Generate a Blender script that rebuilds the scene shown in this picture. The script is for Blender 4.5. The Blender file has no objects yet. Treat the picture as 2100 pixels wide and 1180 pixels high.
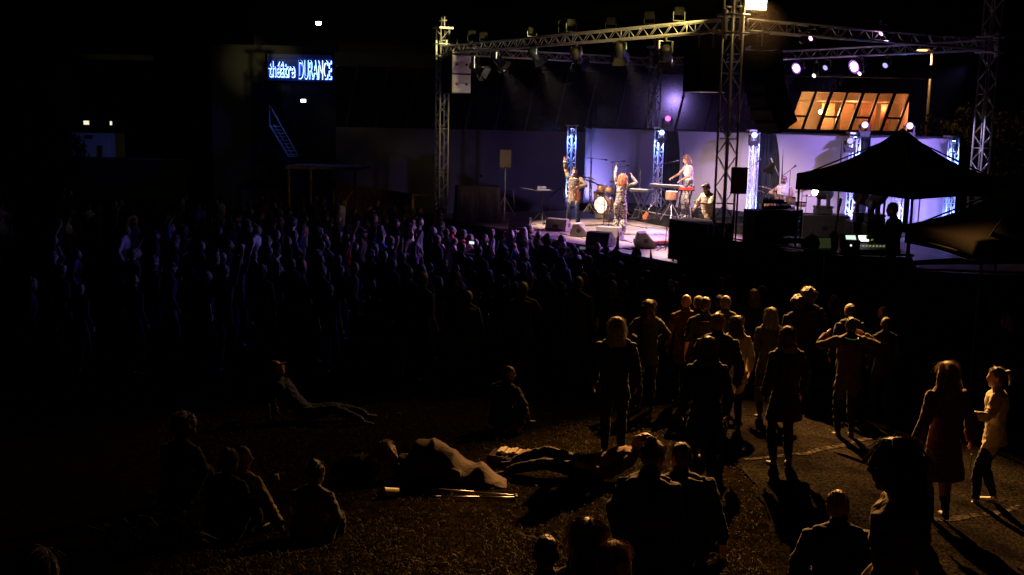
import bpy, bmesh, math, random
import numpy as np
from mathutils import Vector as V, Matrix, noise

sc = bpy.context.scene
R = math.radians
rng = random.Random(7)

# ------------------------------------------------------------------ camera
CH = 4.7
F, PITCH, ROLL = 2281.3, .1517, .0216          # focal length in pixels of a 2100 px wide frame
_cp, _sp, _cr, _sr = math.cos(PITCH), math.sin(PITCH), math.cos(ROLL), math.sin(ROLL)
FW, UP, RT = V((0, _cp, -_sp)), V((0, _sp, _cp)), V((1, 0, 0))
cam_data = bpy.data.cameras.new('camera')
cam_data.sensor_width = 36; cam_data.lens = 36 * F / 2100
cam_data.clip_start = .05; cam_data.clip_end = 800
cam = bpy.data.objects.new('camera', cam_data)
cx, cy_ = RT * _cr + UP * _sr, -RT * _sr + UP * _cr
cam.matrix_world = Matrix(((cx.x, cy_.x, -FW.x, 0), (cx.y, cy_.y, -FW.y, 0), (cx.z, cy_.z, -FW.z, CH), (0, 0, 0, 1)))
sc.collection.objects.link(cam); sc.camera = cam

# ------------------------------------------------------------------ night sky and exposure
w = bpy.data.worlds.new('World'); sc.world = w; w.use_nodes = True
nt = w.node_tree; bg = nt.nodes['Background']
sky = nt.nodes.new('ShaderNodeTexSky'); sky.sky_type = 'NISHITA'; sky.sun_disc = False
sky.sun_elevation = R(-4); sky.sun_rotation = R(200)
nt.links.new(sky.outputs[0], bg.inputs[0]); bg.inputs[1].default_value = .0002
sc.view_settings.view_transform = 'Standard'; sc.view_settings.look = 'None'
sc.view_settings.exposure = 0; sc.view_settings.gamma = 1
sc.cycles.max_bounces = 5; sc.cycles.diffuse_bounces = 2; sc.cycles.glossy_bounces = 3
sc.cycles.transparent_max_bounces = 12
sc.cycles.sample_clamp_indirect = 4; sc.cycles.caustics_reflective = False; sc.cycles.caustics_refractive = False

# ------------------------------------------------------------------ survey helpers
def ray(x, y):
    u, v = x - 1050, y - 590
    a, b = u * _cr + v * _sr, -u * _sr + v * _cr
    return RT * (a / F) + UP * (-b / F) + FW
def aty(x, y, Y):
    d = ray(x, y); return V((0, 0, CH)) + d * (Y / d.y)
def atz(x, y, z):
    d = ray(x, y); return V((0, 0, CH)) + d * ((z - CH) / d.z)
def online(x, y, p, q):
    """the point seen at x, y in the upright plane through plan points p and q"""
    d = ray(x, y); n = V((-(q[1] - p[1]), q[0] - p[0], 0))
    t = n.dot(V((p[0], p[1], 0)) - V((0, 0, 0))) / n.dot(d)
    return V((0, 0, CH)) + d * t

PROF = [(0, 1.7), (5, 1.7), (6, 1.65), (7, 1.55), (8, 1.33), (9, 1.08), (10, .90), (11.5, .76), (13, .62), (16, .32), (20, .10), (24, 0), (400, 0)]
def g(x, y):
    z = 0
    for (a, za), (b, zb) in zip(PROF, PROF[1:]):
        if a <= y <= b:
            t = (y - a) / (b - a); z = za + (zb - za) * t; break
    if y < 0: z = 1.7
    sm = lambda t: (lambda u: u * u * (3 - 2 * u))(min(1, max(0, t)))
    near = 1 - sm((y - 8.6) / 2.6)
    return z * (1 - .35 * sm(x - 1.7) * near - .9 * sm((x - 3.4) / 3.0) * (1 - near))
def place(x, y, h, d0=3.0, d1=60):
    """walk out along a sight line to where a head of height h stands on the ground"""
    d = d0; last = None
    while d < d1:
        p = aty(x, y, d); e = p.z - g(p.x, p.y) - h
        if last is not None and last > 0 >= e: break
        last = e; d += .02
    return V((p.x, p.y, g(p.x, p.y)))

# ------------------------------------------------------------------ object helpers
def link(o): sc.collection.objects.link(o); return o
def tag(o, label=None, cat=None, group=None, kind=None):
    if label: o['label'] = label
    if cat: o['category'] = cat
    if group: o['group'] = group
    if kind: o['kind'] = kind
    return o
def thing(name, label, cat, loc=(0, 0, 0), rz=0, group=None):
    o = link(bpy.data.objects.new(name, None)); o.location = loc; o.rotation_euler.z = rz
    o.empty_display_size = .1
    return tag(o, label, cat, group)
def obj(name, bm, mat, parent=None, smooth=False, bevel=0):
    me = bpy.data.meshes.new(name)
    if bevel:
        es = [e for e in bm.edges if len(e.link_faces) == 2 and e.calc_face_angle(0) > .6]
        if es: bmesh.ops.bevel(bm, geom=es, offset=bevel, segments=2, affect='EDGES', clamp_overlap=True)
    bmesh.ops.recalc_face_normals(bm, faces=bm.faces)
    bm.to_mesh(me); bm.free()
    for m in (mat if isinstance(mat, (list, tuple)) else [mat]): me.materials.append(m)
    if smooth: me.polygons.foreach_set('use_smooth', [True] * len(me.polygons))
    o = link(bpy.data.objects.new(name, me))
    if parent: o.parent = parent
    return o
def copy_tree(o, parent=None):
    c = o.copy(); link(c); c.parent = parent
    for ch in o.children: copy_tree(ch, c)
    return c
NB = bmesh.new
def box(bm, c, s, rot=None):
    m = Matrix.Translation(V(c)) @ (rot.to_4x4() if rot is not None else Matrix()) @ Matrix.Diagonal((*s, 1))
    return bmesh.ops.create_cube(bm, size=1, matrix=m)['verts']
def frame(d, hint=None):
    d = d.normalized()
    h = V(hint) if hint is not None else (V((0, 0, 1)) if abs(d.z) < .9 else V((1, 0, 0)))
    x = (h - d * h.dot(d))
    if x.length < 1e-5: x = d.orthogonal()
    x.normalize(); return d, x, d.cross(x)
def tube(bm, pts, rads, n=8, hint=None, cap=True):
    """a closed tapering tube; a radius may be (across hint, across the other axis)"""
    pts = [V(p) for p in pts]; rings = []
    if not isinstance(rads, (list, tuple)): rads = [rads] * len(pts)
    elif isinstance(rads, tuple): rads = [rads] * len(pts)
    px = None
    for i, p in enumerate(pts):
        t = (pts[min(i + 1, len(pts) - 1)] - pts[max(i - 1, 0)])
        _, x, y = frame(t, hint if hint is not None else px); px = x
        r = rads[i]; rx, ry = r if isinstance(r, (list, tuple)) else (r, r)
        rings.append([bm.verts.new(p + x * (rx * math.cos(a)) + y * (ry * math.sin(a))) for a in [2 * math.pi * k / n for k in range(n)]])
    for A, B in zip(rings, rings[1:]):
        for k in range(n): bm.faces.new((A[k], A[(k + 1) % n], B[(k + 1) % n], B[k]))
    if cap: bm.faces.new(rings[0][::-1]); bm.faces.new(rings[-1])
def ell(bm, c, r, axes=None, sub=2):
    m = Matrix.Translation(V(c))
    if axes:
        a, b, d = axes; m = m @ Matrix(((a.x, b.x, d.x, 0), (a.y, b.y, d.y, 0), (a.z, b.z, d.z, 0), (0, 0, 0, 1)))
    m = m @ Matrix.Diagonal((*r, 1))
    return bmesh.ops.create_icosphere(bm, subdivisions=sub, radius=1, matrix=m)['verts']
def lathe(bm, prof, n=20, c=(0, 0, 0), axis=(0, 0, 1)):
    d, x, y = frame(V(axis)); c = V(c); rings = []
    for r, h in prof:
        r = max(r, 1e-4)
        rings.append([bm.verts.new(c + d * h + x * (r * math.cos(a)) + y * (r * math.sin(a))) for a in [2 * math.pi * k / n for k in range(n)]])
    for A, B in zip(rings, rings[1:]):
        for k in range(n): bm.faces.new((A[k], A[(k + 1) % n], B[(k + 1) % n], B[k]))
    bm.faces.new(rings[0][::-1]); bm.faces.new(rings[-1])
def prism(bm, pts, d):
    """flat outline pts pushed along d"""
    a = [bm.verts.new(V(p)) for p in pts]; b = [bm.verts.new(V(p) + V(d)) for p in pts]; n = len(a)
    bm.faces.new(a[::-1]); bm.faces.new(b)
    for k in range(n): bm.faces.new((a[k], a[(k + 1) % n], b[(k + 1) % n], b[k]))

# ------------------------------------------------------------------ materials
M = {}
def mat(name, col, rough=.6, metal=0, var=.25, scale=12, bump=.0, bscale=60, spec=.5, col2=None, cuts=(.35, .65), detail=4, sheen=0, coord='Object'):
    m = bpy.data.materials.new(name); m.use_nodes = True; n = m.node_tree; b = n.nodes['Principled BSDF']
    b.inputs['Roughness'].default_value = rough; b.inputs['Metallic'].default_value = metal
    b.inputs['Specular IOR Level'].default_value = spec
    if sheen: b.inputs['Sheen Weight'].default_value = sheen; b.inputs['Sheen Roughness'].default_value = .35
    tc = n.nodes.new('ShaderNodeTexCoord'); ns = n.nodes.new('ShaderNodeTexNoise')
    ns.inputs['Scale'].default_value = scale; ns.inputs['Detail'].default_value = detail
    rp = n.nodes.new('ShaderNodeValToRGB')
    c2 = col2 or tuple(min(1, c * (1 + var)) for c in col); c1 = col if col2 else tuple(c * (1 - var) for c in col)
    rp.color_ramp.elements[0].position, rp.color_ramp.elements[1].position = cuts
    rp.color_ramp.elements[0].color = (*c1, 1); rp.color_ramp.elements[1].color = (*c2, 1)
    n.links.new(tc.outputs[coord], ns.inputs['Vector']); n.links.new(ns.outputs['Fac'], rp.inputs[0]); n.links.new(rp.outputs[0], b.inputs['Base Color'])
    if bump:
        n2 = n.nodes.new('ShaderNodeTexNoise'); n2.inputs['Scale'].default_value = bscale; n2.inputs['Detail'].default_value = 3
        bp = n.nodes.new('ShaderNodeBump'); bp.inputs['Strength'].default_value = bump; bp.inputs['Distance'].default_value = .02
        n.links.new(tc.outputs[coord], n2.inputs['Vector']); n.links.new(n2.outputs['Fac'], bp.inputs['Height']); n.links.new(bp.outputs[0], b.inputs['Normal'])
    M[name] = m; return m
def emit(name, col, s):
    m = bpy.data.materials.new(name); m.use_nodes = True; b = m.node_tree.nodes['Principled BSDF']
    b.inputs['Base Color'].default_value = (.02, .02, .02, 1)
    b.inputs['Emission Color'].default_value = (*col, 1); b.inputs['Emission Strength'].default_value = s
    M[name] = m; return m
alu = mat('aluminium', (.50, .50, .52), .42, .6, .15, 30)
white_alu = mat('white_truss', (.8, .8, .82), .45, .3, .06, 30)
steel = mat('steel', (.4, .4, .42), .35, .9, .2, 40)
black = mat('black_plastic', (.018, .018, .02), .5, 0, .4, 40, .2, 300)
black_metal = mat('black_metal', (.02, .02, .022), .4, .3, .4, 50)
black_cloth = mat('black_cloth', (.012, .012, .013), .95, 0, .4, 8, .4, 25, .1)
array_m = mat('array_paint', (.006, .006, .0065), .8, 0, .3, 20)
canvas = mat('canopy_canvas', (.004, .004, .0042), .95, 0, .3, 5, .3, 30, .03)
flood_m = mat('flood_paint', (.006, .006, .006), .9, 0, .3, 30, 0, 10, .1)
red_canvas = mat('brown_canvas', (.003, .0011, .0006), .95, 0, .25, 4, .3, 20, .03)
wedge_m = mat('speaker_paint', (.26, .235, .20), .55, 0, .15, 60, .3, 400)
grille_m = mat('speaker_grille', (.23, .20, .16), .6, .1, .15, 90, .5, 500)
white_speaker = mat('white_speaker', (.62, .61, .57), .5, 0, .06, 20)
wood_m = mat('dark_wood', (.06, .035, .022), .7, 0, .4, 6)
skin_m = mat('skin', (.50, .28, .19), .5, 0, .1, 20, .05, 80)
skin2_m = mat('brown_skin', (.21, .105, .06), .5, 0, .1, 20, .05, 80)
eye_m = mat('dark_features', (.03, .02, .02), .4)
shoe_m = mat('dark_shoe', (.03, .028, .026), .6, 0, .3, 20)
white_shoe = mat('white_shoe', (.7, .68, .65), .6, 0, .1, 20)
chrome = mat('chrome', (.75, .75, .78), .15, 1, .05, 20)
drum_white = mat('drum_skin', (.75, .74, .70), .5, 0, .08, 15)
drum_shell = mat('drum_shell', (.30, .17, .09), .3, 0, .3, 10)
brass = mat('cymbal_brass', (.65, .47, .18), .3, 1, .12, 20)
violin_m = mat('violin_varnish', (.42, .10, .025), .25, 0, .3, 14)
red_plastic = mat('red_plastic', (.62, .06, .03), .35, 0, .1, 20)
case_m = mat('flight_case', (.025, .025, .028), .5, 0, .3, 10)
cable_m = mat('cable_rubber', (.02, .02, .02), .5)
# ------------------------------------------------------------------ people
SKIN, TOP, BOT, SHOE, FEAT, EXTRA = range(6)
X_, Y_, Z_ = V((1, 0, 0)), V((0, 1, 0)), V((0, 0, 1))
def ik(a, b, l1, l2, hint):
    d = b - a; L = d.length
    if L > (l1 + l2) * .999: b = a + d.normalized() * (l1 + l2) * .999; d = b - a; L = d.length
    t = (l1 * l1 - l2 * l2 + L * L) / (2 * L); h = math.sqrt(max(l1 * l1 - t * t, 0))
    u = d.normalized(); k = V(hint) - u * V(hint).dot(u)
    if k.length < 1e-4: k = u.orthogonal()
    return a + u * t + k.normalized() * h, b
def rot_to(v, yaw=0, pitch=0, roll=0):
    return Matrix.Rotation(yaw, 3, 'Z') @ Matrix.Rotation(pitch, 3, 'X') @ Matrix.Rotation(roll, 3, 'Y') @ V(v)

class Body:
    """collects labelled tubes and ellipsoids, then fuses them into one skin"""
    def __init__(s): s.bm = bmesh.new(); s.pr = []
    def tube(s, pts, rads, lab, n=12, hint=None, big=0):
        pts = [V(p) for p in pts]; tube(s.bm, pts, rads, n, hint)
        labs = lab if isinstance(lab, (list, tuple)) else [lab] * (len(pts) - 1)
        rr = [((r[0] + r[1]) / 2 if not big else max(r)) if isinstance(r, (list, tuple)) else r for r in rads]
        for i in range(len(pts) - 1): s.pr.append((pts[i], pts[i + 1], rr[i], rr[i + 1], labs[i]))
    def ell(s, c, r, lab, axes=None, sub=2):
        ell(s.bm, c, r, axes, sub); s.pr.append((V(c), r, axes or (X_, Y_, Z_), None, lab))
    def mesh(s, name, voxel, smooth_it=2, dec=None):
        me = bpy.data.meshes.new('raw'); bmesh.ops.recalc_face_normals(s.bm, faces=s.bm.faces); s.bm.to_mesh(me); s.bm.free()
        o = link(bpy.data.objects.new('raw', me))
        r = o.modifiers.new('r', 'REMESH'); r.mode = 'VOXEL'; r.voxel_size = voxel; r.adaptivity = 0
        if smooth_it:
            q = o.modifiers.new('s', 'SMOOTH'); q.factor = .5; q.iterations = smooth_it
        if dec:
            q = o.modifiers.new('d', 'DECIMATE'); q.ratio = dec
        dg = bpy.context.evaluated_depsgraph_get()
        out = bpy.data.meshes.new_from_object(o.evaluated_get(dg)); out.name = name
        bpy.data.objects.remove(o); bpy.data.meshes.remove(me)
        nf = len(out.polygons); out.polygons.foreach_set('use_smooth', [True] * nf)
        if s.pr:
            c = np.empty(nf * 3); out.polygons.foreach_get('center', c); c = c.reshape(-1, 3)
            best = np.full(nf, 1e9); lab = np.zeros(nf, int)
            for a, b, ra, rb, l in s.pr:
                if rb is None:
                    q = (c - np.array(a)) @ np.array([list(x) for x in ra]).T / np.array(b)
                    e = (np.linalg.norm(q, axis=1) - 1) * min(b); k = e < best; best[k] = e[k]; lab[k] = l; continue
                a = np.array(a); b = np.array(b); d = b - a; t = np.clip(((c - a) @ d) / max(d @ d, 1e-12), 0, 1)
                e = np.linalg.norm(c - a - t[:, None] * d, axis=1) - (ra + (rb - ra) * t)
                k = e < best; best[k] = e[k]; lab[k] = l
            out.polygons.foreach_set('material_index', lab.tolist())
        return out

def hand(b, wr, d, nrm, side, curl=.35, spread=.25, s=1.0, lab=SKIN):
    """palm, four bent fingers of unequal length and a thumb that leaves the side of the palm"""
    d = d.normalized(); n = (V(nrm) - d * V(nrm).dot(d)).normalized(); t = d.cross(n).normalized() * side
    k = wr + d * .088 * s
    b.tube([wr, wr + d * .04 * s, k], [(.024 * s, .018 * s), (.038 * s, .016 * s), (.040 * s, .014 * s)], lab, 10, t)
    for j, L in enumerate((.070, .080, .074, .058)):
        off = (.030 - .0205 * j) * s; p = k + t * off - d * .004 * s; pts = [p - d * .015]; a = .15 * curl
        fd = (d + t * spread * (.5 - j / 3)).normalized()
        pts.append(p)
        for q, fr in enumerate((.45, .32, .23)):
            a += curl * (.8 if q else .6); p = p + (fd * math.cos(a) + n * math.sin(a)) * L * s * fr * 1.05; pts.append(p)
        b.tube(pts, [.0095 * s, .0095 * s, .009 * s, .0082 * s, .0065 * s], lab, 8)
    q = wr + d * .025 * s + t * .028 * s
    td = (d * .75 + t * .75 + n * .25 * (1 + curl)).normalized()
    b.tube([q - t * .012, q + td * .035 * s, q + td * .035 * s + (td + d * .5).normalized() * .035 * s], [.013 * s, .0115 * s, .008 * s], lab, 8)

def build_body(pose, voxel=.012, dec=None, sit=None):
    """pose: dict. Local axes: x to the person's right, y forward, z up; origin on the ground"""
    P = pose; b = Body()
    fem = P.get('fem', 0); bulk = P.get('bulk', 1.0); wsh = (.168 if fem else .19) * P.get('wide', 1)
    pel = V(P.get('pelvis', (0, 0, .93)))
    lean = P.get('lean', .03); side = P.get('lside', 0); curve = P.get('curve', .0); twist = P.get('twist', 0)
    # spine: five points, bending forward by lean, more towards the top by curve
    pts = [pel]; seg = (.12, .13, .15, .13); ang = lean
    for i, L in enumerate(seg):
        pts.append(pts[-1] + V((math.sin(side) * L, math.sin(ang) * L, math.cos(ang) * math.cos(side) * L))); ang += curve / 4
    up = (pts[-1] - pts[-2]).normalized()
    rt = rot_to(X_, twist); rt = (rt - up * rt.dot(up)).normalized(); fw = up.cross(rt)
    hipr = rot_to(X_, P.get('hiptwist', 0))
    neck0 = pts[-1] + up * .035; hyaw, hpit, hrol = P.get('head', (0, 0, 0))
    nd = (up * .8 + Z_ * .45 + fw * .16 * P.get('neckf', 1)).normalized()
    neck1 = neck0 + nd * .09
    hb = (up * .4 + Z_ * .6).normalized() if not P.get('headfree') else up
    hr = (rt - hb * rt.dot(hb)).normalized(); hf = hb.cross(hr)
    rm = Matrix.Rotation(hyaw, 3, hb)
    hr, hf = rm @ hr, rm @ hf
    rm = Matrix.Rotation(hpit, 3, hr); hf, hu = rm @ hf, rm @ hb
    rm = Matrix.Rotation(hrol, 3, hf); hr, hu = rm @ hr, rm @ hu
    hc = neck1 + hu * .095 + hf * .022
    b.head = (hc, hr, hf, hu); b.shoulder = (neck0, rt, fw, up)
    k = P.get('cloth', .008)
    # torso
    hipw, waist = (.172 if fem else .160), (.128 if fem else .148)
    T = [(hipw * bulk, .122 * bulk), ((hipw - .012) * bulk, .118 * bulk), (waist * bulk + k, .098 * bulk + k), (wsh - .032 + k, .118 * bulk + k), (wsh - .012 + k, .105 + k)]
    neckline = P.get('neckline', TOP)
    b.tube([pel - up * .055] + pts[:1] + pts[1:] + [neck0 - up * .005, neck0 + nd * .02], [(hipw * .72 * bulk, .10 * bulk)] + T + [(.10 + k, .07 + k), (.06, .058)], [BOT, BOT if not P.get('longtop') else TOP, TOP, TOP, TOP, neckline, SKIN], 20, rt)
    if fem:
        for sx in (-1, 1): b.ell(pts[3] + rt * sx * .07 + fw * .072 - up * .03, (.062, .05, .062), TOP)
    # hem of a jacket, skirt or dress
    if P.get('hem'):
        hz, hw_, hl = P['hem']; d = -up if hz < .5 else -Z_
        b.tube([pts[1] + up * .05, pts[0] + d * .02, pts[0] + d * hz], [(waist * bulk + .012, .105 * bulk), (hipw * bulk + .012, .13 * bulk), (hw_, hw_ * .72)], hl, 20, rt, 1)
    # neck and head
    b.tube([neck0 - nd * .02, neck0 + nd * .04, neck1 + hu * .02], [.062 if not fem else .054, .056 if not fem else .047, .056 if not fem else .047], SKIN, 12)
    hs = P.get('headscale', 1.0); ax = (hr, hf, hu)
    b.ell(hc + hu * .025 * hs - hf * .008, (.076 * hs, .096 * hs, .098 * hs), SKIN, ax, 3)
    b.ell(hc - hu * .035 * hs + hf * .022, (.060 * hs, .074 * hs, .088 * hs), SKIN, ax, 3)
    b.ell(hc - hu * .098 * hs + hf * .06, (.026, .026, .022), EXTRA if P.get('beard') else SKIN, ax)
    b.tube([hc + hf * .088 + hu * .02, hc + hf * .112 - hu * .018, hc + hf * .098 - hu * .032], [.009, .014, .012], SKIN, 8)
    for sx in (-1, 1):
        b.ell(hc + hr * sx * .076 * hs - hu * .005 - hf * .005, (.012, .022, .033), SKIN, ax)
        b.ell(hc + hr * sx * .031 + hf * .088 + hu * .010, (.010, .006, .005), FEAT, ax)
        b.ell(hc + hr * sx * .034 + hf * .090 + hu * .030, (.017, .006, .004), FEAT, ax)
    b.ell(hc + hf * .092 - hu * .062, (.021, .006, .004), FEAT if not P.get('lips') else EXTRA, ax)
    if P.get('beard'):
        b.ell(hc - hu * .075 + hf * .035, (.062, .066, .052), EXTRA, ax)
        b.ell(hc - hu * .045 + hf * .09, (.03, .012, .008), EXTRA, ax)
    for sx in (-1, 1): b.tube([neck0 + nd * .03 + rt * sx * .02, pts[-1] + rt * sx * (wsh - .05) + up * .005], [.035 + k, .045 + k], TOP, 10)
    # arms: target of the wrist relative to the shoulder, in torso axes (right, forward, up)
    tors = lambda v: rt * v[0] + fw * v[1] + up * v[2]
    for sx, key in ((1, 'R'), (-1, 'L')):
        tg = P.get('arm' + key, (.09, .06, -.50)); hint = P.get('elb' + key, (.35, -1, -.1))
        raise_ = max(0, min(1, (tg[2] + .1) / .5))
        sh = pts[-1] + rt * sx * (wsh - .01) - up * (.005 - .045 * raise_)
        wr = sh + tors((sx * tg[0], tg[1], tg[2])); el, wr = ik(sh, wr, .285, .262, tors((sx * hint[0], hint[1], hint[2])))
        sl = P.get('sleeve', 2); kk = P.get('slack', k)
        u1 = TOP if sl >= 1 else SKIN; u2 = TOP if sl >= 2 else SKIN
        e1 = kk if sl >= 1 else 0; e2 = kk if sl >= 2 else 0
        th = .92 if fem else 1.0
        b.tube([sh - rt * sx * .055, sh, sh.lerp(el, .45), el], [.055 * th, .056 * th + e1, .046 * th + e1, .038 * th + e1], [u1, u1, u1 if sl != .5 else SKIN], 12)
        b.tube([el, el.lerp(wr, .3), wr], [.038 * th + e2, .039 * th + e2, .026 * th + e2 * 1.2], u2, 12)
        hd = P.get('hd' + key); fd = (wr - el).normalized(); hd = tors((sx * hd[0], hd[1], hd[2])).normalized() if hd else fd
        pn = P.get('pn' + key, (-1, .1, 0)); pn = tors((sx * pn[0], pn[1], pn[2]))
        hand(b, wr, hd, pn, sx * P.get('thumb' + key, 1), P.get('curl' + key, .35), P.get('spread' + key, .25), .94 if fem else 1)
        setattr(b, 'hand' + key, wr + hd * .09)
    # legs: foot positions, toe directions
    fl = P.get('flare', 0); bare = P.get('bareleg', 0)
    for sx, key in ((1, 'R'), (-1, 'L')):
        hip = pel + hipr * sx * .088 - Z_ * .02
        ft = V(P.get('foot' + key, (sx * .10, .0, 0))); an = ft + Z_ * .085
        kn, an = ik(hip, an, .435, .425, P.get('knee' + key, (sx * .12, 1, 0)))
        lk = P.get('legcloth', .006)
        b.tube([hip + Z_ * .03, hip.lerp(kn, .35), hip.lerp(kn, .93)], [.084 * bulk + lk, .078 * bulk + lk, .054 + lk], BOT, 14)
        b.ell(kn - (kn - hip.lerp(an, .5)) * .12, (.057 + lk,) * 3, BOT)
        b.tube([kn.lerp(an, .05), kn.lerp(an, .33), kn.lerp(an, .92)], [.052 + lk, .056 + lk + fl * .3, .036 + lk + fl], SKIN if bare else BOT, 14)
        td = V(P.get('toe' + key, (sx * .18, 1, 0))).normalized()
        b.tube([kn.lerp(an, .85), an, an - Z_ * .04], [.036, .038, .04], SHOE, 10)
        b.tube([an - Z_ * .045 - td * .05, an - Z_ * .05 + td * .06, an - Z_ * .058 + td * .165], [(.036, .038), (.044, .034), (.032, .022)], SHOE, 10, td.cross(Z_))
    if P.get('cleft'):
        pass
    b.out = b.mesh('person', voxel, P.get('smooth', 4), dec)
    if not dec:                                            # creases in the cloth
        me = b.out; bm = bmesh.new(); bm.from_mesh(me); o_ = V((len(str(P)) % 7, len(P), pel.z * 9))
        for v in bm.verts:
            if all(f.material_index in (TOP, BOT) for f in v.link_faces):
                c = v.co; a = noise.noise(c * 7 + o_); r = abs(noise.noise(V((c.x * 9, c.y * 9, c.z * 16)) + o_ + V((a, a, a)) * .8))
                v.co = c + v.normal * ((.5 - r) * .020 * (.5 + .5 * P.get('wrinkle', 1)) + a * .008)
        bm.to_mesh(me); bm.free()
    return b

def strands(bm, c, ax, r, n, L, seed, down=.5, thick=.002, face=.25, wav=.3, lift=.02):
    """hair strands rooted on an ellipsoid, combed from the crown down and outwards"""
    q = random.Random(seed); hr, hf, hu = ax
    for _ in range(n):
        while True:
            d = V((q.gauss(0, 1), q.gauss(0, 1), q.gauss(0, 1))).normalized()
            if d.z > -.45 and not (d.y > face and d.z < .55): break
        p = c + hr * d.x * r[0] + hf * d.y * r[1] + hu * d.z * r[2]
        nn = (hr * d.x + hf * d.y + hu * d.z)
        t = -hu + nn * .15 + hf * (-.25); t = (t - nn * t.dot(nn)); t = t.normalized() if t.length > 1e-3 else hf * -1
        pts = [p]; l = L * q.uniform(.6, 1.15); dirv = (nn * lift * 20 * q.uniform(.1, 1.3) + t * 1.3 + V((q.gauss(0, wav), q.gauss(0, wav), q.gauss(0, wav)))).normalized()
        for k in range(3):
            p = p + dirv * l / 3; pts.append(p); dirv = (dirv + V((q.gauss(0, wav * .5), q.gauss(0, wav * .5), q.gauss(0, wav * .5))) - Z_ * down).normalized()
        tube(bm, pts, [thick, thick, thick * .8, thick * .3], 3, cap=False)

def hair_mesh(b, style, seed=1, hs=1.0, fine=0, voxel=.011, shade=1):
    hc, hr, hf, hu = b.head; neck0, rt, fw, up = b.shoulder; ax = (hr, hf, hu); q = random.Random(seed)
    B = Body(); c = hc + hu * .034 - hf * .018
    vol = dict(short=.0, crop=-.005, long=.008, bun=.002, pony=.002, curly=.035, afro=.045, bob=.012, cap=0, dread=.02, wavy=.018, quiff=.004)[style]
    r = (.080 * hs + vol, .097 * hs + vol * .8, .097 * hs + vol)
    B.ell(c, r, 0, ax, 3)
    if style != 'cap': B.ell(c - hf * .03 - hu * .05, (r[0] * .9, r[1] * .68, r[2] * .62), 0, ax, 3)
    if style == 'quiff': B.ell(c + hf * .07 + hu * .065, (.06, .045, .035), 0, ax)
    if style in ('long', 'wavy', 'bob', 'dread'):
        L = dict(long=.36, wavy=.30, bob=.16, dread=.2)[style]
        back = hc - hf * .075 - hu * .02; end = neck0 - fw * .085 - up * (L - .14)
        wd = .085 + vol
        B.tube([c + hu * .02 - hf * .05, back - hu * .06, back.lerp(end, .6) - fw * .02, end], [(wd * .85, .05), (wd, .05 + vol * .5), (wd * 1.1, .042 + vol * .5), (wd * .8, .02)], 0, 16, hr)
        for sx in (-1, 1):
            s0 = hc + hr * sx * (.07 + vol * .4) + hu * .03; s1 = s0 - hu * .13 - hf * .005 + hr * sx * .006; s2 = neck0 + rt * sx * (.10 + vol) - up * (L - .20) - fw * .02
            B.tube([s0, s1, s2], [.03 + vol * .5, .036 + vol * .6, .016], 0, 10)
    if style == 'bun': B.ell(hc + hu * .105 - hf * .085, (.042, .04, .04), 0, ax)
    if style == 'pony':
        p0 = hc + hu * .06 - hf * .105
        B.tube([p0 + hf * .02, p0 - hf * .05 + hu * .01, p0 - hf * .09 - hu * .06, p0 - hf * .075 - hu * .17], [.02, .034, .036, .01], 0, 10)
    if style in ('curly', 'afro', 'dread'):
        for _ in range(70 if style != 'afro' else 90):
            while True:
                d = V((q.gauss(0, 1), q.gauss(0, 1), q.gauss(0, 1))).normalized()
                if d.z > -.6 and not (d.y > .45 and d.z < .35): break
            p = c + hr * d.x * r[0] + hf * d.y * r[1] + hu * d.z * r[2]
            if style == 'dread':
                B.tube([p, p + (hr * d.x + hf * d.y) * .03 + hu * .01, p + (hr * d.x + hf * d.y) * .05 - Z_ * (.08 + .1 * q.random()), p + (hr * d.x + hf * d.y) * .045 - Z_ * (.16 + .1 * q.random())], [.012, .014, .013, .008], 0, 6)
            else: B.ell(p, (q.uniform(.016, .030),) * 3, 0, None, 1)
    if style == 'cap':
        B.tube([c + hf * .06 + hu * .01, c + hf * .17 - hu * .015], [(.07, .014), (.055, .008)], 0, 12, hr)
    B.pr = []
    me = B.mesh('hair', voxel, 2)
    bm = bmesh.new(); bm.from_mesh(me)
    for v in bm.verts:
        n = noise.noise(v.co * 38) * .006 + noise.noise(v.co * V((90, 90, 25))) * .004
        if style != 'cap': v.co += v.normal * n
    if fine:
        Ls = dict(short=.035, crop=.015, long=.16, bun=.06, pony=.06, curly=.05, afro=.05, bob=.10, dread=.08, wavy=.13, quiff=.05, cap=0)[style]
        if Ls: strands(bm, c, ax, (r[0] + .002, r[1] + .002, r[2] + .002), fine, Ls, seed, .5 if style in ('long', 'bob', 'wavy') else .1, .0018, wav=.8 if style in ('curly', 'afro') else .12 if style == 'long' else .2, lift=.004 if style in ('long', 'bob') else .008 if style == 'wavy' else .012)
        if style in ('long', 'wavy'):
            for _ in range(fine // 2):
                s = q.uniform(-1, 1); p = hc + hr * s * (.082 + vol) - hf * q.uniform(.0, .11) - hu * q.uniform(-.02, .06)
                e = neck0 + rt * s * (.10 + vol) - fw * q.uniform(.05, .12) - up * q.uniform(.08, .26)
                m_ = p.lerp(e, .5) - fw * q.uniform(0, .05) + rt * s * q.uniform(0, .04)
                tube(bm, [p, m_, e], [.0025, .0028, .001], 3, cap=False)
    bm.to_mesh(me); bm.free()
    me.polygons.foreach_set('use_smooth', [True] * len(me.polygons))
    return me

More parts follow.
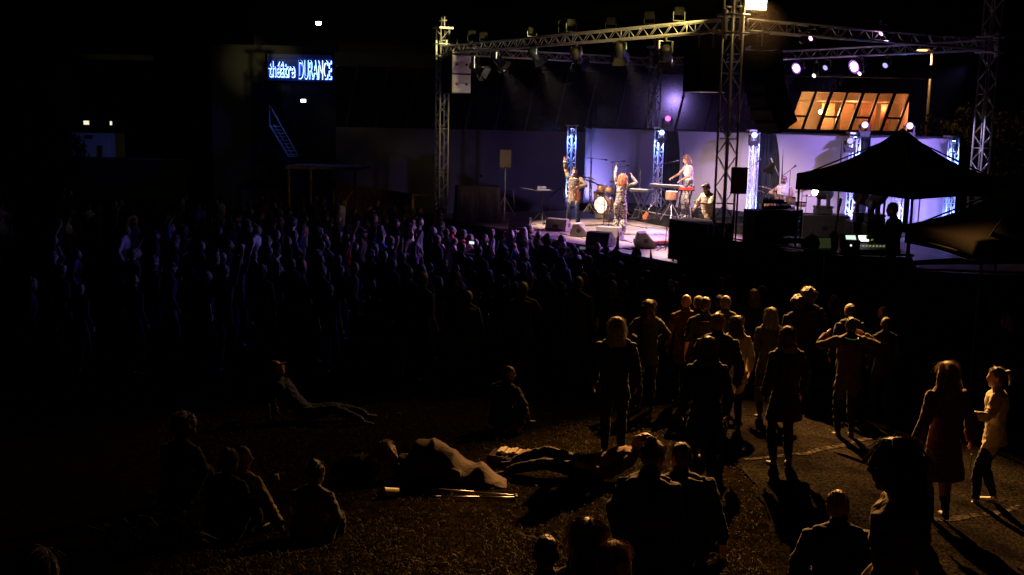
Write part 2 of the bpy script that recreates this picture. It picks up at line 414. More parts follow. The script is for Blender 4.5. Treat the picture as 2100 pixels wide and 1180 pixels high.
def hair_mat(name, col, rough=.5):
    m = mat(name, col, rough, 0, .45, 30, .5, 160, .8, sheen=.25); return m
HAIR = {k: hair_mat('hair_' + k, c) for k, c in dict(black=(.012, .010, .009), brown=(.06, .032, .017), dark=(.028, .016, .010), blond=(.36, .22, .09), grey=(.32, .29, .25), ginger=(.42, .13, .03), auburn=(.13, .045, .02)).items()}
CL = {}
def cloth(name, col, **k):
    if name not in CL: CL[name] = mat(name + '_cloth', col, .85, 0, k.pop('var', .2), k.pop('scale', 8), k.pop('bump', .35), k.pop('bscale', 18), .25, sheen=.06, **k)
    return CL[name]
for n_, c_ in dict(black=(.014, .014, .016), navy=(.018, .022, .05), charcoal=(.022, .022, .025), grey=(.14, .14, .15), white=(.62, .60, .57), blue=(.05, .12, .38), denim=(.022, .032, .065), red=(.33, .03, .03), beige=(.42, .33, .22), pink=(.20, .10, .08), olive=(.03, .03, .016), brown=(.05, .027, .015), orange=(.10, .035, .014), purple=(.12, .05, .18), cream=(.55, .48, .36)).items():
    cloth(n_, c_)

def person_mats(skin=None, top='black', bottom='denim', shoe=None, extra=None):
    return [skin or skin_m, CL[top] if isinstance(top, str) else top, CL[bottom] if isinstance(bottom, str) else bottom, shoe or shoe_m, eye_m, extra or HAIR['dark']]
def person(label, pose, loc, rz, hair=('short', 'dark'), skin=None, top='black', bottom='denim', shoe=None, extra=None, voxel=.011, s=1.0, fine=0, group=None, seed=1, hs=1.0):
    b = build_body(pose, voxel)
    me = b.out
    for m in person_mats(skin, top, bottom, shoe, extra): me.materials.append(m)
    o = link(bpy.data.objects.new('person', me)); o.location = loc; o.rotation_euler.z = rz; o.scale = (s, s, s)
    tag(o, label, 'person', group)
    if hair:
        hm = hair_mesh(b, hair[0], seed, hs * pose.get('headscale', 1), fine); hm.materials.append(HAIR[hair[1]] if hair[1] in HAIR else CL[hair[1]])
        h = link(bpy.data.objects.new('cap' if hair[0] == 'cap' else 'hair', hm)); h.parent = o
    o['_h'] = 0
    del o['_h']
    return o, b
def face_to(p, q): return math.atan2(q[1] - p[1], q[0] - p[0]) - math.pi / 2
SIT_UP = dict(pelvis=(0, 0, .11), lean=.12, curve=.35, footR=(.16, .52, 0), footL=(-.16, .50, 0), kneeR=(.35, .3, 1), kneeL=(-.35, .3, 1), armR=(-.10, .36, -.32), armL=(-.10, .36, -.32), elbR=(1, 0, -.2), elbL=(1, 0, -.2), pnR=(0, 0, -1), pnL=(0, 0, -1))
# ------------------------------------------------------------------ lamps
def spot(name, p, aim, energy, col, size=60, blend=.5, rad=.08, parent=None):
    l = bpy.data.lights.new(name, 'SPOT'); l.energy = energy; l.color = col; l.spot_size = R(size); l.spot_blend = blend; l.shadow_soft_size = rad
    o = link(bpy.data.objects.new(name, l)); p, aim = V(p), V(aim); o.location = p
    o.rotation_euler = (aim - p).to_track_quat('-Z', 'Y').to_euler()
    if parent: o.parent = parent; o.matrix_parent_inverse = parent.matrix_basis.inverted()
    return o
def point(name, p, energy, col, rad=.1, parent=None):
    l = bpy.data.lights.new(name, 'POINT'); l.energy = energy; l.color = col; l.shadow_soft_size = rad
    o = link(bpy.data.objects.new(name, l)); o.location = p
    if parent: o.parent = parent; o.matrix_parent_inverse = parent.matrix_basis.inverted()
    return o

# ------------------------------------------------------------------ ground
SZ = 1.45                                                   # stage floor
TL, TN, TR, TB = V((-2.37, 36.24, 0)), V((4.62, 24.43, 0)), V((11.95, 28.76, 0)), V((4.97, 40.58, 0))
e1 = (TL - TN).normalized(); e2 = (TR - TN).normalized()    # along the stage front; towards the back of the stage
def edge_x(y):                                              # the grass ends here and the tarmac begins
    pts = [(0, 1.4), (6, 1.75), (8.5, 2.15), (10.5, 2.6), (12.5, 2.75), (16, 2.95), (20, 2.4), (60, 2.4)]
    for (a, xa), (b, xb) in zip(pts, pts[1:]):
        if a <= y <= b: return xa + (xb - xa) * (y - a) / (b - a)
    return 2.4
def sheet(name, xs, ys, zoff, m, keep=None):
    bm = NB(); vs = {}
    for i, x in enumerate(xs):
        for j, y in enumerate(ys): vs[i, j] = bm.verts.new((x, y, g(x, y) + zoff + .018 * noise.noise(V((x * .8, y * .8, 0))) * (1 if y < 20 else 0)))
    for i in range(len(xs) - 1):
        for j in range(len(ys) - 1): bm.faces.new((vs[i, j], vs[i + 1, j], vs[i + 1, j + 1], vs[i, j + 1]))
    return obj(name, bm, m, None, True)
grass_m = mat('lawn_soil', (.006, .005, .0022), 1, 0, .3, 9, .8, 40, 0, col2=(.017, .012, .0055), cuts=(.4, .7), detail=10, coord='Object')
tarmac_m = mat('tarmac', (.007, .006, .005), 1, 0, .3, 30, .9, 60, 0, col2=(.060, .053, .046), cuts=(.40, .78), detail=8)
_t = tarmac_m.node_tree; _b = _t.nodes['Principled BSDF']; _n = _t.nodes.new('ShaderNodeTexNoise'); _n.inputs['Scale'].default_value = 1.1; _n.inputs['Detail'].default_value = 7; _r = _t.nodes.new('ShaderNodeMapRange'); _r.inputs[1].default_value = .35; _r.inputs[2].default_value = .68; _r.inputs[3].default_value = .35; _r.inputs[4].default_value = 1.25; _x = _t.nodes.new('ShaderNodeMix'); _x.data_type = 'RGBA'; _x.blend_type = 'MULTIPLY'; _x.inputs[0].default_value = 1
_o = _b.inputs['Base Color'].links[0].from_socket; _t.links.new(_o, _x.inputs[6]); _t.links.new(_n.outputs['Fac'], _r.inputs[0]); _t.links.new(_r.outputs[0], _x.inputs[7]); _t.links.new(_x.outputs[2], _b.inputs['Base Color'])
_c = [x for x in _t.nodes if x.type == 'TEX_COORD'][0]; _t.links.new(_c.outputs['Object'], _n.inputs['Vector'])
lin = lambda a, b, n: [a + (b - a) * i / n for i in range(n + 1)]
tag(sheet('ground', [-400, -150, -60] + lin(-30, -6, 12) + lin(-5.5, 5.5, 44) + lin(6, 30, 12) + [60, 150, 400], [-40, -10] + lin(0, 20, 60) + lin(22, 60, 12) + [90, 150, 300, 500], 0, grass_m), kind='structure')
bm = NB(); ys = lin(0, 24, 96); rows = []
for y in ys:
    x0 = edge_x(y) + .16 * noise.noise(V((y * 1.7, 3, 0))) + .10 * noise.noise(V((y * 6, 9, 0)))
    rows.append([bm.verts.new((x, y, g(x, y) + .022 + .018 * noise.noise(V((x * .8, y * .8, 0))))) for x in [x0 + t for t in lin(0, 4, 20)] + [x0 + 6, x0 + 9, 14, 22]])
for A, B in zip(rows, rows[1:]):
    for k in range(len(A) - 1): bm.faces.new((A[k], A[k + 1], B[k + 1], B[k]))
tag(obj('asphalt_path', bm, tarmac_m, None, True), kind='structure')
line_m = mat('worn_paint', (.012, .011, .010), 1, 0, .2, 16, .4, 150, 0, col2=(.13, .11, .09), cuts=(.44, .66), detail=8)
def stripe(pxs, wd):
    bm = NB(); q = []
    for x, y in pxs:
        p = place(x, y, 0)
        q.append(p)
    n = 24; pts = []
    for a, b in zip(q, q[1:]):
        for k in range(n): pts.append(a.lerp(b, k / n))
    last = None
    for p in pts:
        d = (q[-1] - q[0]); s = V((-d.y, d.x, 0)).normalized() * wd * (1 + .25 * noise.noise(p * 5))
        A = [bm.verts.new((r.x, r.y, g(r.x, r.y) + .030 + .018 * noise.noise(V((r.x * .8, r.y * .8, 0))))) for r in (p + s, p - s)]
        if last: bm.faces.new((last[0], A[0], A[1], last[1]))
        last = A
    tag(obj('road_marking', bm, line_m), kind='structure')
stripe([(1530, 948), (1655, 935), (1770, 905), (1900, 880)], .05); stripe([(1735, 1118), (1830, 1097), (1990, 1062), (2095, 1040)], .045)

# grass blades: a countless stuff
blade_m = mat('grass_blade', (.035, .033, .011), .7, 0, .5, 2.5, 0, 10, .15, col2=(.085, .066, .026))
bm = NB(); q = random.Random(3)
for _ in range(90000):
    y = 7.2 + 10.5 * q.random() ** 1.3; x = q.uniform(-.30 * y - .4, edge_x(y) + .02) + abs(q.gauss(0, .10))
    if q.random() > .35 + .65 * max(0, noise.noise(V((x * 1.3, y * 1.3, 4))) + .35): continue
    z = g(x, y) + .018 * noise.noise(V((x * .8, y * .8, 0))) - .005; h = q.uniform(.015, .045) * (1.6 if q.random() < .06 else 1); a = q.uniform(0, 6.28); wd = q.uniform(.002, .005)
    s = V((math.cos(a), math.sin(a), 0)) * wd; ln = V((q.gauss(0, .6), q.gauss(0, .6), 0)) * h
    p = V((x, y, z)); A, B_, C_, D_, T = [bm.verts.new(t) for t in (p - s, p + s, p + ln * .4 + V((0, 0, h * .6)) + s * .7, p + ln * .4 + V((0, 0, h * .6)) - s * .7, p + ln * 1.2 + V((0, 0, h * .85)))]
    bm.faces.new((A, B_, C_, D_)); bm.faces.new((D_, C_, T))
tag(obj('grass', bm, blade_m), 'sparse trodden grass on the dark slope', 'grass', kind='stuff')

# ------------------------------------------------------------------ truss work
def truss_mesh(bm, p, q, s, r=.024, bays=None, x=None, lace=True, chords=True):
    p, q = V(p), V(q); d, x, y = frame(q - p, x); L = (q - p).length
    cs = [x * s * a + y * s * b for a, b in ((.5, .5), (-.5, .5), (-.5, -.5), (.5, -.5))]
    if chords:
        for c in cs: tube(bm, [p + c, q + c], r, 8)
    if lace:
        n = bays or max(2, round(L / (s * 1.15)))
        for k in range(n):
            a, b = p + d * (L * k / n), p + d * (L * (k + 1) / n)
            for i in range(4):
                A, B = (cs[i], cs[(i + 1) % 4]) if (k + (i % 2)) % 2 else (cs[(i + 1) % 4], cs[i])
                tube(bm, [a + A, b + B], r * .42, 5)
        m_ = max(1, n // 5)
        for k in range(0, n + 1, m_):
            a = p + d * (L * k / n)
            for i in range(4): tube(bm, [a + cs[i], a + cs[(i + 1) % 4]], r * .45, 5)
def truss(name, label, p, q, s, m, group, r=.024, x=None, bays=None):
    t = thing(name, label, 'truss', p, 0, group); o = V(p)
    b = NB(); truss_mesh(b, V((0, 0, 0)), V(q) - o, s, r, bays, x, lace=False); obj('chord_tube', b, m, t, True)
    b = NB(); truss_mesh(b, V((0, 0, 0)), V(q) - o, s, r, bays, x, chords=False); obj('lacing', b, m, t, True)
    return t
HT = 6.77
TW = [('left', TL, 7.42, 'left stage tower carrying the pale loudspeaker stack'), ('near', TN, 7.5, 'nearest stage tower, dark, under the amber floodlight'), ('right', TR, 7.9, 'right stage tower rising beside the black canopy'), ('back', TB, 7.25, 'back stage tower standing behind the grey backdrop cloths')]
for nm, p, top, lab in TW:
    t = truss('truss_tower', 'lattice ' + lab, V((p.x, p.y, .12)), V((p.x, p.y, top)), .30, alu, 'stage roof towers', .026, e1)
    b = NB(); box(b, (0, 0, -.06), (.9, .9, .10)); obj('base_plate', b, steel, t, bevel=.01)
    b = NB()
    for a in (-1, 1):
        for c in (e1, e2):
            o = c * a * .235; box(b, (o.x, o.y, HT - .12), (.05, .05, .62), Matrix.Rotation(math.atan2(e1.y, e1.x), 3, 'Z'))
    for dz in (.19, -.19):
        for sgn in (-1, 1):
            tube(b, [e1 * .24 + e2 * .24 * sgn + V((0, 0, HT - .12 + dz)), -e1 * .24 + e2 * .24 * sgn + V((0, 0, HT - .12 + dz))], .025, 6)
            tube(b, [e2 * .24 + e1 * .24 * sgn + V((0, 0, HT - .12 + dz)), -e2 * .24 + e1 * .24 * sgn + V((0, 0, HT - .12 + dz))], .025, 6)
    obj('sleeve_block', b, alu, t)
    b = NB(); box(b, (0, 0, top - .12 + .04), (.5, .5, .07), Matrix.Rotation(math.atan2(e1.y, e1.x), 3, 'Z'))
    for sgn in (-1, 1):
        tube(b, [e1 * .09 * sgn + V((0, 0, top - .1)), e1 * .09 * sgn + V((0, 0, top + .28))], .022, 6); box(b, (e1.x * .09 * sgn, e1.y * .09 * sgn, top + .16), (.16, .05, .03))
    obj('top_section', b, alu, t)
for a, b_, lab in ((TL, TN, 'front roof truss lit yellow from the amber floodlight'), (TN, TR, 'near right roof truss running from the amber floodlight to the right tower'), (TR, TB, 'back roof truss carrying the purple spotlights'), (TL, TB, 'far left roof truss tinted violet')):
    d = (b_ - a).normalized() * .3; ext = d * 1.6 if a is TL and b_ is TN else d * 0
    truss('roof_truss', lab, a + d - ext + V((0, 0, HT)), b_ - d + V((0, 0, HT)), .24, alu, 'stage roof trusses', .024, V((0, 0, 1)))

# ------------------------------------------------------------------ stage
floor_m = mat('stage_floor', (.20, .165, .14), .42, 0, .3, 1.6, .25, 60, .45, col2=(.36, .30, .25), cuts=(.3, .7), detail=8)
n_ = floor_m.node_tree; b_ = n_.nodes['Principled BSDF']
st = thing('stage', 'worn wooden stage floor lit purple under the truss roof', 'stage', (0, 0, 0))
poly = [TL - e2 * .1 + e1 * .3, TN - e2 * .15 - e1 * .1, TN - e1 * .3 + e2 * 3, TR + e2 * .6 - e1 * .5, V((13.6, 32.6, 0)), V((3.2, 43.4, 0)), TL + e2 * 5.4 + e1 * .9, TL + e1 * 1.1 + e2 * 1.5]
bm = NB(); prism(bm, [V((p.x, p.y, SZ - .06)) for p in poly], (0, 0, .06)); obj('deck', bm, floor_m, st)
bm = NB(); prism(bm, [V((p.x, p.y, 0)).lerp(V((5, 33, 0)), .012) for p in poly], (0, 0, SZ - .062)); obj('skirt', bm, black_cloth, st)
wing = thing('side_platform', 'black platform under the sound desk canopy', 'platform')
bm = NB(); prism(bm, [V((4.7, 23.2, SZ - .06)), V((7.0, 19.55, SZ - .06)), V((11.5, 19.0, SZ - .06)), V((13, 27, SZ - .06)), V((9.2, 26.2, SZ - .06)), V((5.6, 24.2, SZ - .06))], (0, 0, .05)); obj('deck', bm, wood_m, wing)
bm = NB()
for x, y in ((5.6, 22.6), (7.2, 20.2), (9, 20), (11, 19.7), (8, 24), (10.5, 24)): tube(bm, [(x, y, 0), (x, y, SZ - .07)], .035, 8)
obj('leg', bm, steel, wing)

# black scrim fence before the side platform
def scrim(label, p, q, h):
    p, q = V(p), V(q); t = thing('scrim_fence', label, 'fence', p, 0, 'black scrim fences'); L = (q - p).length; d = (q - p).normalized()
    b = NB(); tube(b, [V((0, 0, h)), d * L + V((0, 0, h))], .019, 8); k = max(2, round(L / 2.2))
    for i in range(k + 1): tube(b, [d * (L * i / k), d * (L * i / k) + V((0, 0, h))], .019, 8)
    obj('frame', b, black_metal, t); b = NB(); n = d.cross(Z_); cols = 60; last = None
    for i in range(cols + 1):
        o = d * (L * i / cols) - n * (.03 + .02 * math.sin(i * 1.3) * math.sin(i * .31))
        A = [b.verts.new(o + V((0, 0, z))) for z in (.04, h * .5, h - .02 - .03 * abs(math.sin(math.pi * k * i / cols)))]
        if last:
            for j in range(2): b.faces.new((last[j], A[j], A[j + 1], last[j + 1]))
        last = A
    c = obj('scrim', b, black_cloth, t, True); m = c.modifiers.new('t', 'SOLIDIFY'); m.thickness = .004
    return t
scrim('black cloth fence below the near stage tower', (3.62, 24.1, 0), (6.98, 19.15, 0), 2.33)
scrim('black cloth fence under the brown canopy at the right', (6.98, 19.15, 0), (11.2, 18.6, 0), 2.25)

# ------------------------------------------------------------------ backdrop cloths and lit totems
P1, P2 = V((2.42, 42, 0)), V((12.75, 32, 0)); PD = (P2 - P1).normalized(); PN = V((PD.y, -PD.x, 0)); PN = PN if PN.y < 0 else -PN
cl_m = bpy.data.materials.new('backdrop_cloth'); cl_m.use_nodes = True; n_ = cl_m.node_tree; pb = n_.nodes['Principled BSDF']
pb.inputs['Base Color'].default_value = (.46, .42, .53, 1); pb.inputs['Roughness'].default_value = .85  # white cloth; the violet wash is partly tinted into this colour
tr = n_.nodes.new('ShaderNodeBsdfTransparent'); mx = n_.nodes.new('ShaderNodeMixShader'); mx.inputs[0].default_value = .07
n_.links.new(pb.outputs[0], mx.inputs[1]); n_.links.new(tr.outputs[0], mx.inputs[2]); n_.links.new(mx.outputs[0], n_.nodes['Material Output'].inputs[0])
def cloth_panel(label, x0, x1, top=(258, 258), concL=.0, concR=.0, zb=1.5):
    A, B_ = online(x0, top[0], P1, P2), online(x1, top[1], P1, P2); L = V((B_.x - A.x, B_.y - A.y, 0)).length
    zt = 4.36; t = thing('backdrop_cloth', label, 'backdrop', (A.x, A.y, SZ), 0, 'stretched backdrop cloths'); b = NB(); nu, nv = 24, 20; vs = {}
    for i in range(nu + 1):
        for j in range(nv + 1):
            v = j / nv; s = 4 * v * (1 - v); u = (concL * s) + (L - (concL + concR) * s) * i / nu
            dp = .10 + .03 * math.sin(3 * u + 2 * v) + (.012 * math.sin(19 * u + v * 3) if v < .6 else 0)
            p = PD * u - PN * dp + V((0, 0, zb - SZ + (zt - zb) * v)); vs[i, j] = b.verts.new(p)
    for i in range(nu):
        for j in range(nv): b.faces.new((vs[i, j], vs[i + 1, j], vs[i + 1, j + 1], vs[i, j + 1]))
    obj('cloth', b, cl_m, t, True)
    b = NB(); tube(b, [V((-.1, 0, zt - SZ + .03)) - PN * .1, PD * (L + .1) + V((0, 0, zt - SZ + .03)) - PN * .1], .03, 8); obj('rail', b, black_metal, t)
    b = NB(); c0, c1 = PD * .3, PD * (L - .3)
    for c in (c0, c1): b = NB(); tube(b, [c - PN * .14, c - PN * .14 + V((0, 0, zt - SZ + .03))], .025, 8); box(b, c - PN * .14 + V((0, 0, .02)), (.5, .5, .04)); obj('post', b, black_metal, t)
cloth_panel('grey backdrop cloth behind the left drum kit', 1197, 1352, concR=.02)
cloth_panel('grey backdrop cloth behind the keyboard player', 1386, 1556, concL=.16, concR=.02)
cloth_panel('grey backdrop cloth behind the drummer in the white shirt', 1588, 1742, (262, 272), concL=.22)
cloth_panel('bluish backdrop cloth partly hidden by the black canopy', 1783, 1856, (272, 276))
cloth_panel('pale backdrop cloth at the right end of the row', 1872, 1956, (276, 282))
drape_m = mat('drape', (.010, .010, .012), .9, 0, .3, 4)
for x0, x1, lab in ((1350, 1390, 'black drape filling the gap behind the blue lit column beside the keyboard player'), (1553, 1594, 'black drape filling the gap behind the drummer\'s blue lit column'), (1740, 1786, 'dark drape between the cloths over the black canopy')):
    A, B_ = online(x0, 262, P1, P2), online(x1, 262, P1, P2); b = NB(); last = None
    for i in range(13):
        p = V((A.x, A.y, 0)).lerp(V((B_.x, B_.y, 0)), i / 12) - PN * (.3 + .03 * (i % 2)); r = [b.verts.new((p.x, p.y, z)) for z in (SZ, 4.34)]
        if last: b.faces.new((last[0], r[0], r[1], last[1]))
        last = r
    o = obj('stage_drape', b, drape_m); m = o.modifiers.new('t', 'SOLIDIFY'); m.thickness = .01; tag(o, lab, 'drape', 'black drapes')
led_blue = emit('led_blue', (.25, .36, 1.0), 60); lens_blue = emit('lens_blue', (.35, .5, 1.0), 4.5); lens_mag = emit('lens_magenta', (1.0, .10, .72), 3.6); lens_pink = emit('lens_pink', (1.0, .42, .9), 3.5)
lens_off = mat('glass_lens', (.05, .05, .06), .1, 0, .1)
lens_dim = emit('lens_dim_violet', (.5, .45, 1.0), 1.2)
def moving_head(name, label, p, aim, lens, parent=None, s=1.0, group='moving head lights', top=True):
    """yoke, head and base of a small moving light; base sits below p"""
    p, aim = V(p), V(aim); t = thing(name, label, 'stage light', p, 0, group) if parent is None else parent
    d = (aim - p).normalized(); _, x, y = frame(d, Z_.cross(d)); o = V((0, 0, 0)) if parent is None else p - V(parent.location); k = -1 if top else 1
    b = NB(); lathe(b, [(.05 * s, -.14 * s), (.085 * s, -.10 * s), (.095 * s, .0), (.10 * s, .11 * s), (.09 * s, .13 * s)], 16, o, d); obj('head', b, black, t, True)
    b = NB(); lathe(b, [(.082 * s, .131 * s), (.083 * s, .140 * s), (.05 * s, .148 * s)], 16, o, d); obj('lens', b, lens, t, True)
    b = NB()
    for sg in (-1, 1): tube(b, [o + x * sg * .125 * s, o + x * sg * .125 * s + V((0, 0, k * .2 * s))], (.035 * s, .02 * s), 6)
    box(b, o + V((0, 0, k * .2 * s)), (.3 * s, .16 * s, .05 * s)); obj('yoke', b, black, t)
    b = NB(); box(b, o + V((0, 0, k * .27 * s)), (.26 * s, .24 * s, .10 * s)); obj('base', b, black, t, bevel=.01)
    return t
TOT = [(1187, 'blue-white lit truss column at the left end of the cloths'), (1366, 'blue-white lit truss column behind the keyboards'), (1562, 'blue-white lit truss column behind the drummer\'s raised stick'), (1768, 'blue lit truss column rising out of the black canopy'), (1865, 'blue lit truss column seen under the canopy beside the technician'), (1970, 'blue-white lit truss column at the far right end of the cloths')]
tot = []
for k, (x, lab) in enumerate(TOT):
    p = online(x, 262, P1, P2); p = V((p.x, p.y, 0)) + PN * .38; z1 = 4.42 if k < 4 else (4.2 if k == 4 else 4.4)
    t = thing('light_column', lab, 'truss', (p.x, p.y, SZ), 0, 'lit truss columns'); b = NB(); truss_mesh(b, V((0, 0, .03)), V((0, 0, z1 - SZ)), .22, .019, 11, PD, lace=False); obj('chord_tube', b, white_alu, t, True)
    b = NB(); truss_mesh(b, V((0, 0, .03)), V((0, 0, z1 - SZ)), .22, .024, 11, PD, chords=False); obj('lacing', b, white_alu, t, True)
    b = NB(); box(b, (0, 0, .015), (.6, .6, .03)); obj('base_plate', b, steel, t); b = NB(); box(b, (0, 0, z1 - SZ + .03), (.45, .45, .05)); obj('top_plate', b, alu, t)
    for zz, dd in ((.05, 1), (z1 - SZ - .03, -1)):
        b = NB(); lathe(b, [(.05, 0), (.06, .05 * dd), (.05, .055 * dd)], 12, (0, 0, zz)); c_ = obj('led_lamp', b, black, t); b = NB(); lathe(b, [(.045, .056 * dd), (.045, .060 * dd)], 12, (0, 0, zz)); obj('lens', b, led_blue, c_)
        spot('column_light', V((p.x, p.y, SZ + zz + .075 * dd)), V((p.x, p.y, SZ + zz + 2 * dd)), 430, (.15, .27, 1), 62, .9, .03, t)
    tot.append((p, z1, t))
for k, (x, y, lens, lab) in enumerate([(1369, 243, lens_mag, 'magenta moving light on the column behind the keyboards'), (1360, 272, lens_blue, 'blue-white moving light on the side of the column behind the keyboards'), (1550, 277, lens_blue, 'blue-white moving light left of the drummer\'s column'), (1746, 289, lens_dim, 'dim blue moving light left of the column above the canopy'), (1773, 256, lens_pink, 'pale pink moving light on the column above the canopy'), (1865, 258, lens_pink, 'small pink moving light right of the canopy peak')]):
    j = (1, 1, 2, 3, 3, 4)[k]; p = online(x, y, P1 + PN * .5, P2 + PN * .5)
    if k in (1, 2, 3): p = p + PN * .1
    t = moving_head('moving_head', lab, p, V((0, 0, CH)) + V((3.2, 0, -1.5)), lens, s=1.1)
    if k in (1, 2, 3):
        b = NB(); q_ = tot[j][0]; tube(b, [V((0, 0, -.2)), V((q_.x - p.x, q_.y - p.y, -.2))], .02, 6); obj('clamp_arm', b, steel, t)
    if lens in (lens_blue, lens_mag): spot('beam', p + V((-.05, -.2, -.04)), (p + V((-.5, -1, -.5))) if lens is lens_mag else V((1, 30, 1)), 260 if lens is lens_blue else 90, (.35, .45, 1) if lens is lens_blue else (1, .2, .8), 50, .6, .06, t)
# ------------------------------------------------------------------ theatre building behind the stage
FY = 54.0
wall_m = mat('rendered_wall', (.16, .15, .145), .9, 0, .12, .5, .2, 6); dark_wall = mat('dark_cladding', (.009, .009, .011), .8, 0, .2, .6)
fascia_m = mat('fascia', (.06, .058, .06), .7, 0, .1, .5); glass_dark = mat('dark_glass', (.012, .013, .016), .12, 0, .1, 2)
mull_m = mat('mullion', (.025, .025, .028), .5, 0, .1, 5)
th = thing('theatre_building', 'long dark theatre building with slanted glazing behind the stage', 'building', (0, FY, 0))
def F_(x, y, Y=FY): p = aty(x, y, Y); return V((p.x, p.y - FY, p.z))
def qbox(b, x0, x1, z0, z1, y0, y1): box(b, ((x0 + x1) / 2, (y0 + y1) / 2, (z0 + z1) / 2), (x1 - x0, y1 - y0, z1 - z0))
XL, XR = F_(688, 200).x, F_(1892, 200).x; ZB, ZT, ZR = F_(900, 265).z, F_(900, 141).z, F_(900, 113).z
wx0, wx1, wz0, wz1 = F_(1618, 268).x, F_(1845, 268).x, F_(1700, 268).z, F_(1700, 189).z; sl = .55
b = NB(); qbox(b, XL, wx0 - .6, 0, ZB, 0, 6); qbox(b, wx0 - .6, XR, 0, wz0, 0, 6); obj('wall', b, wall_m, th)
b = NB(); qbox(b, XL + .02, XR + .2, ZT, ZR, -.5, 6.2); qbox(b, XL - .1, XR, ZR - .04, ZR + .5, 1.2, 6); obj('roof', b, fascia_m, th)
b = NB(); qbox(b, XL + .05, wx0 - .3, ZB, ZT, .55, .6); qbox(b, wx1 + sl, XR - .05, wz0, ZT, .55, .6); qbox(b, wx0 - .3, wx1 + sl, wz1, ZT, .55, .6); obj('glazing', b, glass_dark, th)
for k in range(15):
    x = XL + .4 + k * 1.45
    if x > wx0 - .7: break
    b = NB(); prism(b, [(x - .04, .4, ZB), (x + .04, .4, ZB), (x + sl + .08, .4, ZT), (x + sl, .4, ZT)], (0, .12, 0)); obj('mullion', b, mull_m, th)
# sign wall and stair block at the left
SX0, SX1 = F_(430, 200).x, XL
b = NB(); qbox(b, SX0, SX1 - .01, 0, ZR + .3, .3, 8); obj('side_block', b, dark_wall, th)
b = NB(); qbox(b, SX0 + 1, SX1 + 6, ZR + .3, 13, 5, 12); obj('stage_house', b, dark_wall, th)
b = NB(); qbox(b, F_(575, 200).x, F_(592, 200).x, 4.4, F_(580, 172).z, .2, .31); obj('door', b, mull_m, th)
# the lit foyer behind the slanted windows
orange_wall = mat('foyer_wall', (.66, .44, .26), .8, 0, .08, .8); shelf_m = mat('perforated_screen', (.42, .20, .08), .6, 0, .15, 2)
m_ = shelf_m.node_tree; wv = m_.nodes.new('ShaderNodeTexWave'); wv.bands_direction = 'Z'; wv.inputs['Scale'].default_value = 5; wv.inputs['Distortion'].default_value = .4
tc_ = m_.nodes.new('ShaderNodeTexCoord'); mxx = m_.nodes.new('ShaderNodeMix'); mxx.data_type = 'RGBA'; mxx.inputs[6].default_value = (.50, .25, .10, 1); mxx.inputs[7].default_value = (.16, .07, .03, 1)
m_.links.new(tc_.outputs['Object'], wv.inputs[0]); m_.links.new(wv.outputs[0], mxx.inputs[0]); m_.links.new(mxx.outputs[2], m_.nodes['Principled BSDF'].inputs['Base Color'])
rm_ = NB(); qbox(rm_, wx0 - .5, wx1 + sl + .4, wz0 - .15, wz0 - .02, .65, 4.2); qbox(rm_, wx0 - .5, wx1 + sl + .4, wz1 + .05, wz1 + .2, .65, 4.2); qbox(rm_, wx0 - .5, wx1 + sl + .4, wz0 - .1, wz1 + .1, 4.0, 4.2); qbox(rm_, wx1 + sl + .3, wx1 + sl + .45, wz0 - .1, wz1 + .1, .65, 4.1); qbox(rm_, wx0 - .6, wx0 - .45, wz0 - .1, wz1 + .1, .65, 4.1)
obj('foyer', rm_, orange_wall, th)
for k, (a, c_) in enumerate(((.12, .2), (.36, .47), (.52, .62), (.68, .8), (.83, .9))):
    b = NB(); qbox(b, wx0 + (wx1 - wx0 + sl) * a, wx0 + (wx1 - wx0 + sl) * c_, wz0, wz1 - .5, 2.4 - .2 * k, 2.5 - .2 * k); obj('perforated_screen', b, shelf_m, th)
b = NB(); qbox(b, wx0, wx1 + sl, wz1 - .42, wz1 - .36, 1.5, 1.7); obj('foyer_beam', b, orange_wall, th)
warm_glow = emit('foyer_lamp_glow', (1, .62, .22), 25)
pl_ = F_(1683, 230, FY + 2.0); b = NB(); ell(b, pl_, (.11, .11, .11)); obj('foyer_lamp', b, warm_glow, th, True)
point('foyer_light', V((pl_.x, FY + 1.6, pl_.z + .15)), 240, (1, .66, .30), .3); point('foyer_light', V((wx1 - .3, FY + 1.5, wz1 - .7)), 100, (1, .36, .16), .3); point('foyer_light', V(((wx0 + wx1) / 2 + .8, FY + 1.3, wz1 - .4)), 90, (1, .42, .18), .3)
gl_m = bpy.data.materials.new('clear_glass'); gl_m.use_nodes = True; n_ = gl_m.node_tree; gb = n_.nodes['Principled BSDF']; gb.inputs['Base Color'].default_value = (.1, .1, .1, 1); gb.inputs['Roughness'].default_value = .08
t_ = n_.nodes.new('ShaderNodeBsdfTransparent'); mx = n_.nodes.new('ShaderNodeMixShader'); mx.inputs[0].default_value = .88; n_.links.new(gb.outputs[0], mx.inputs[1]); n_.links.new(t_.outputs[0], mx.inputs[2]); n_.links.new(mx.outputs[0], n_.nodes['Material Output'].inputs[0])
wf = NB(); nP = 7; W_ = wx1 - wx0
for k in range(nP + 1):
    x = wx0 + W_ * k / nP; r = .055 if k % 2 else .08
    prism(wf, [(x - r, .45, wz0), (x + r, .45, wz0), (x + r + sl, .45, wz1), (x - r + sl, .45, wz1)], (0, .16, 0))
for k in (0, 2, 4, 6):
    z = wz0 + (wz1 - wz0) * .36; x = wx0 + W_ * k / nP + sl * .36; prism(wf, [(x, .47, z - .05), (x + W_ / nP, .47, z - .05), (x + W_ / nP, .47, z + .05), (x, .47, z + .05)], (0, .12, 0))
qbox(wf, wx0 - .2, wx1 + .2, wz0 - .06, wz0 + .05, .4, .66)
frm = obj('window', wf, mull_m, th)
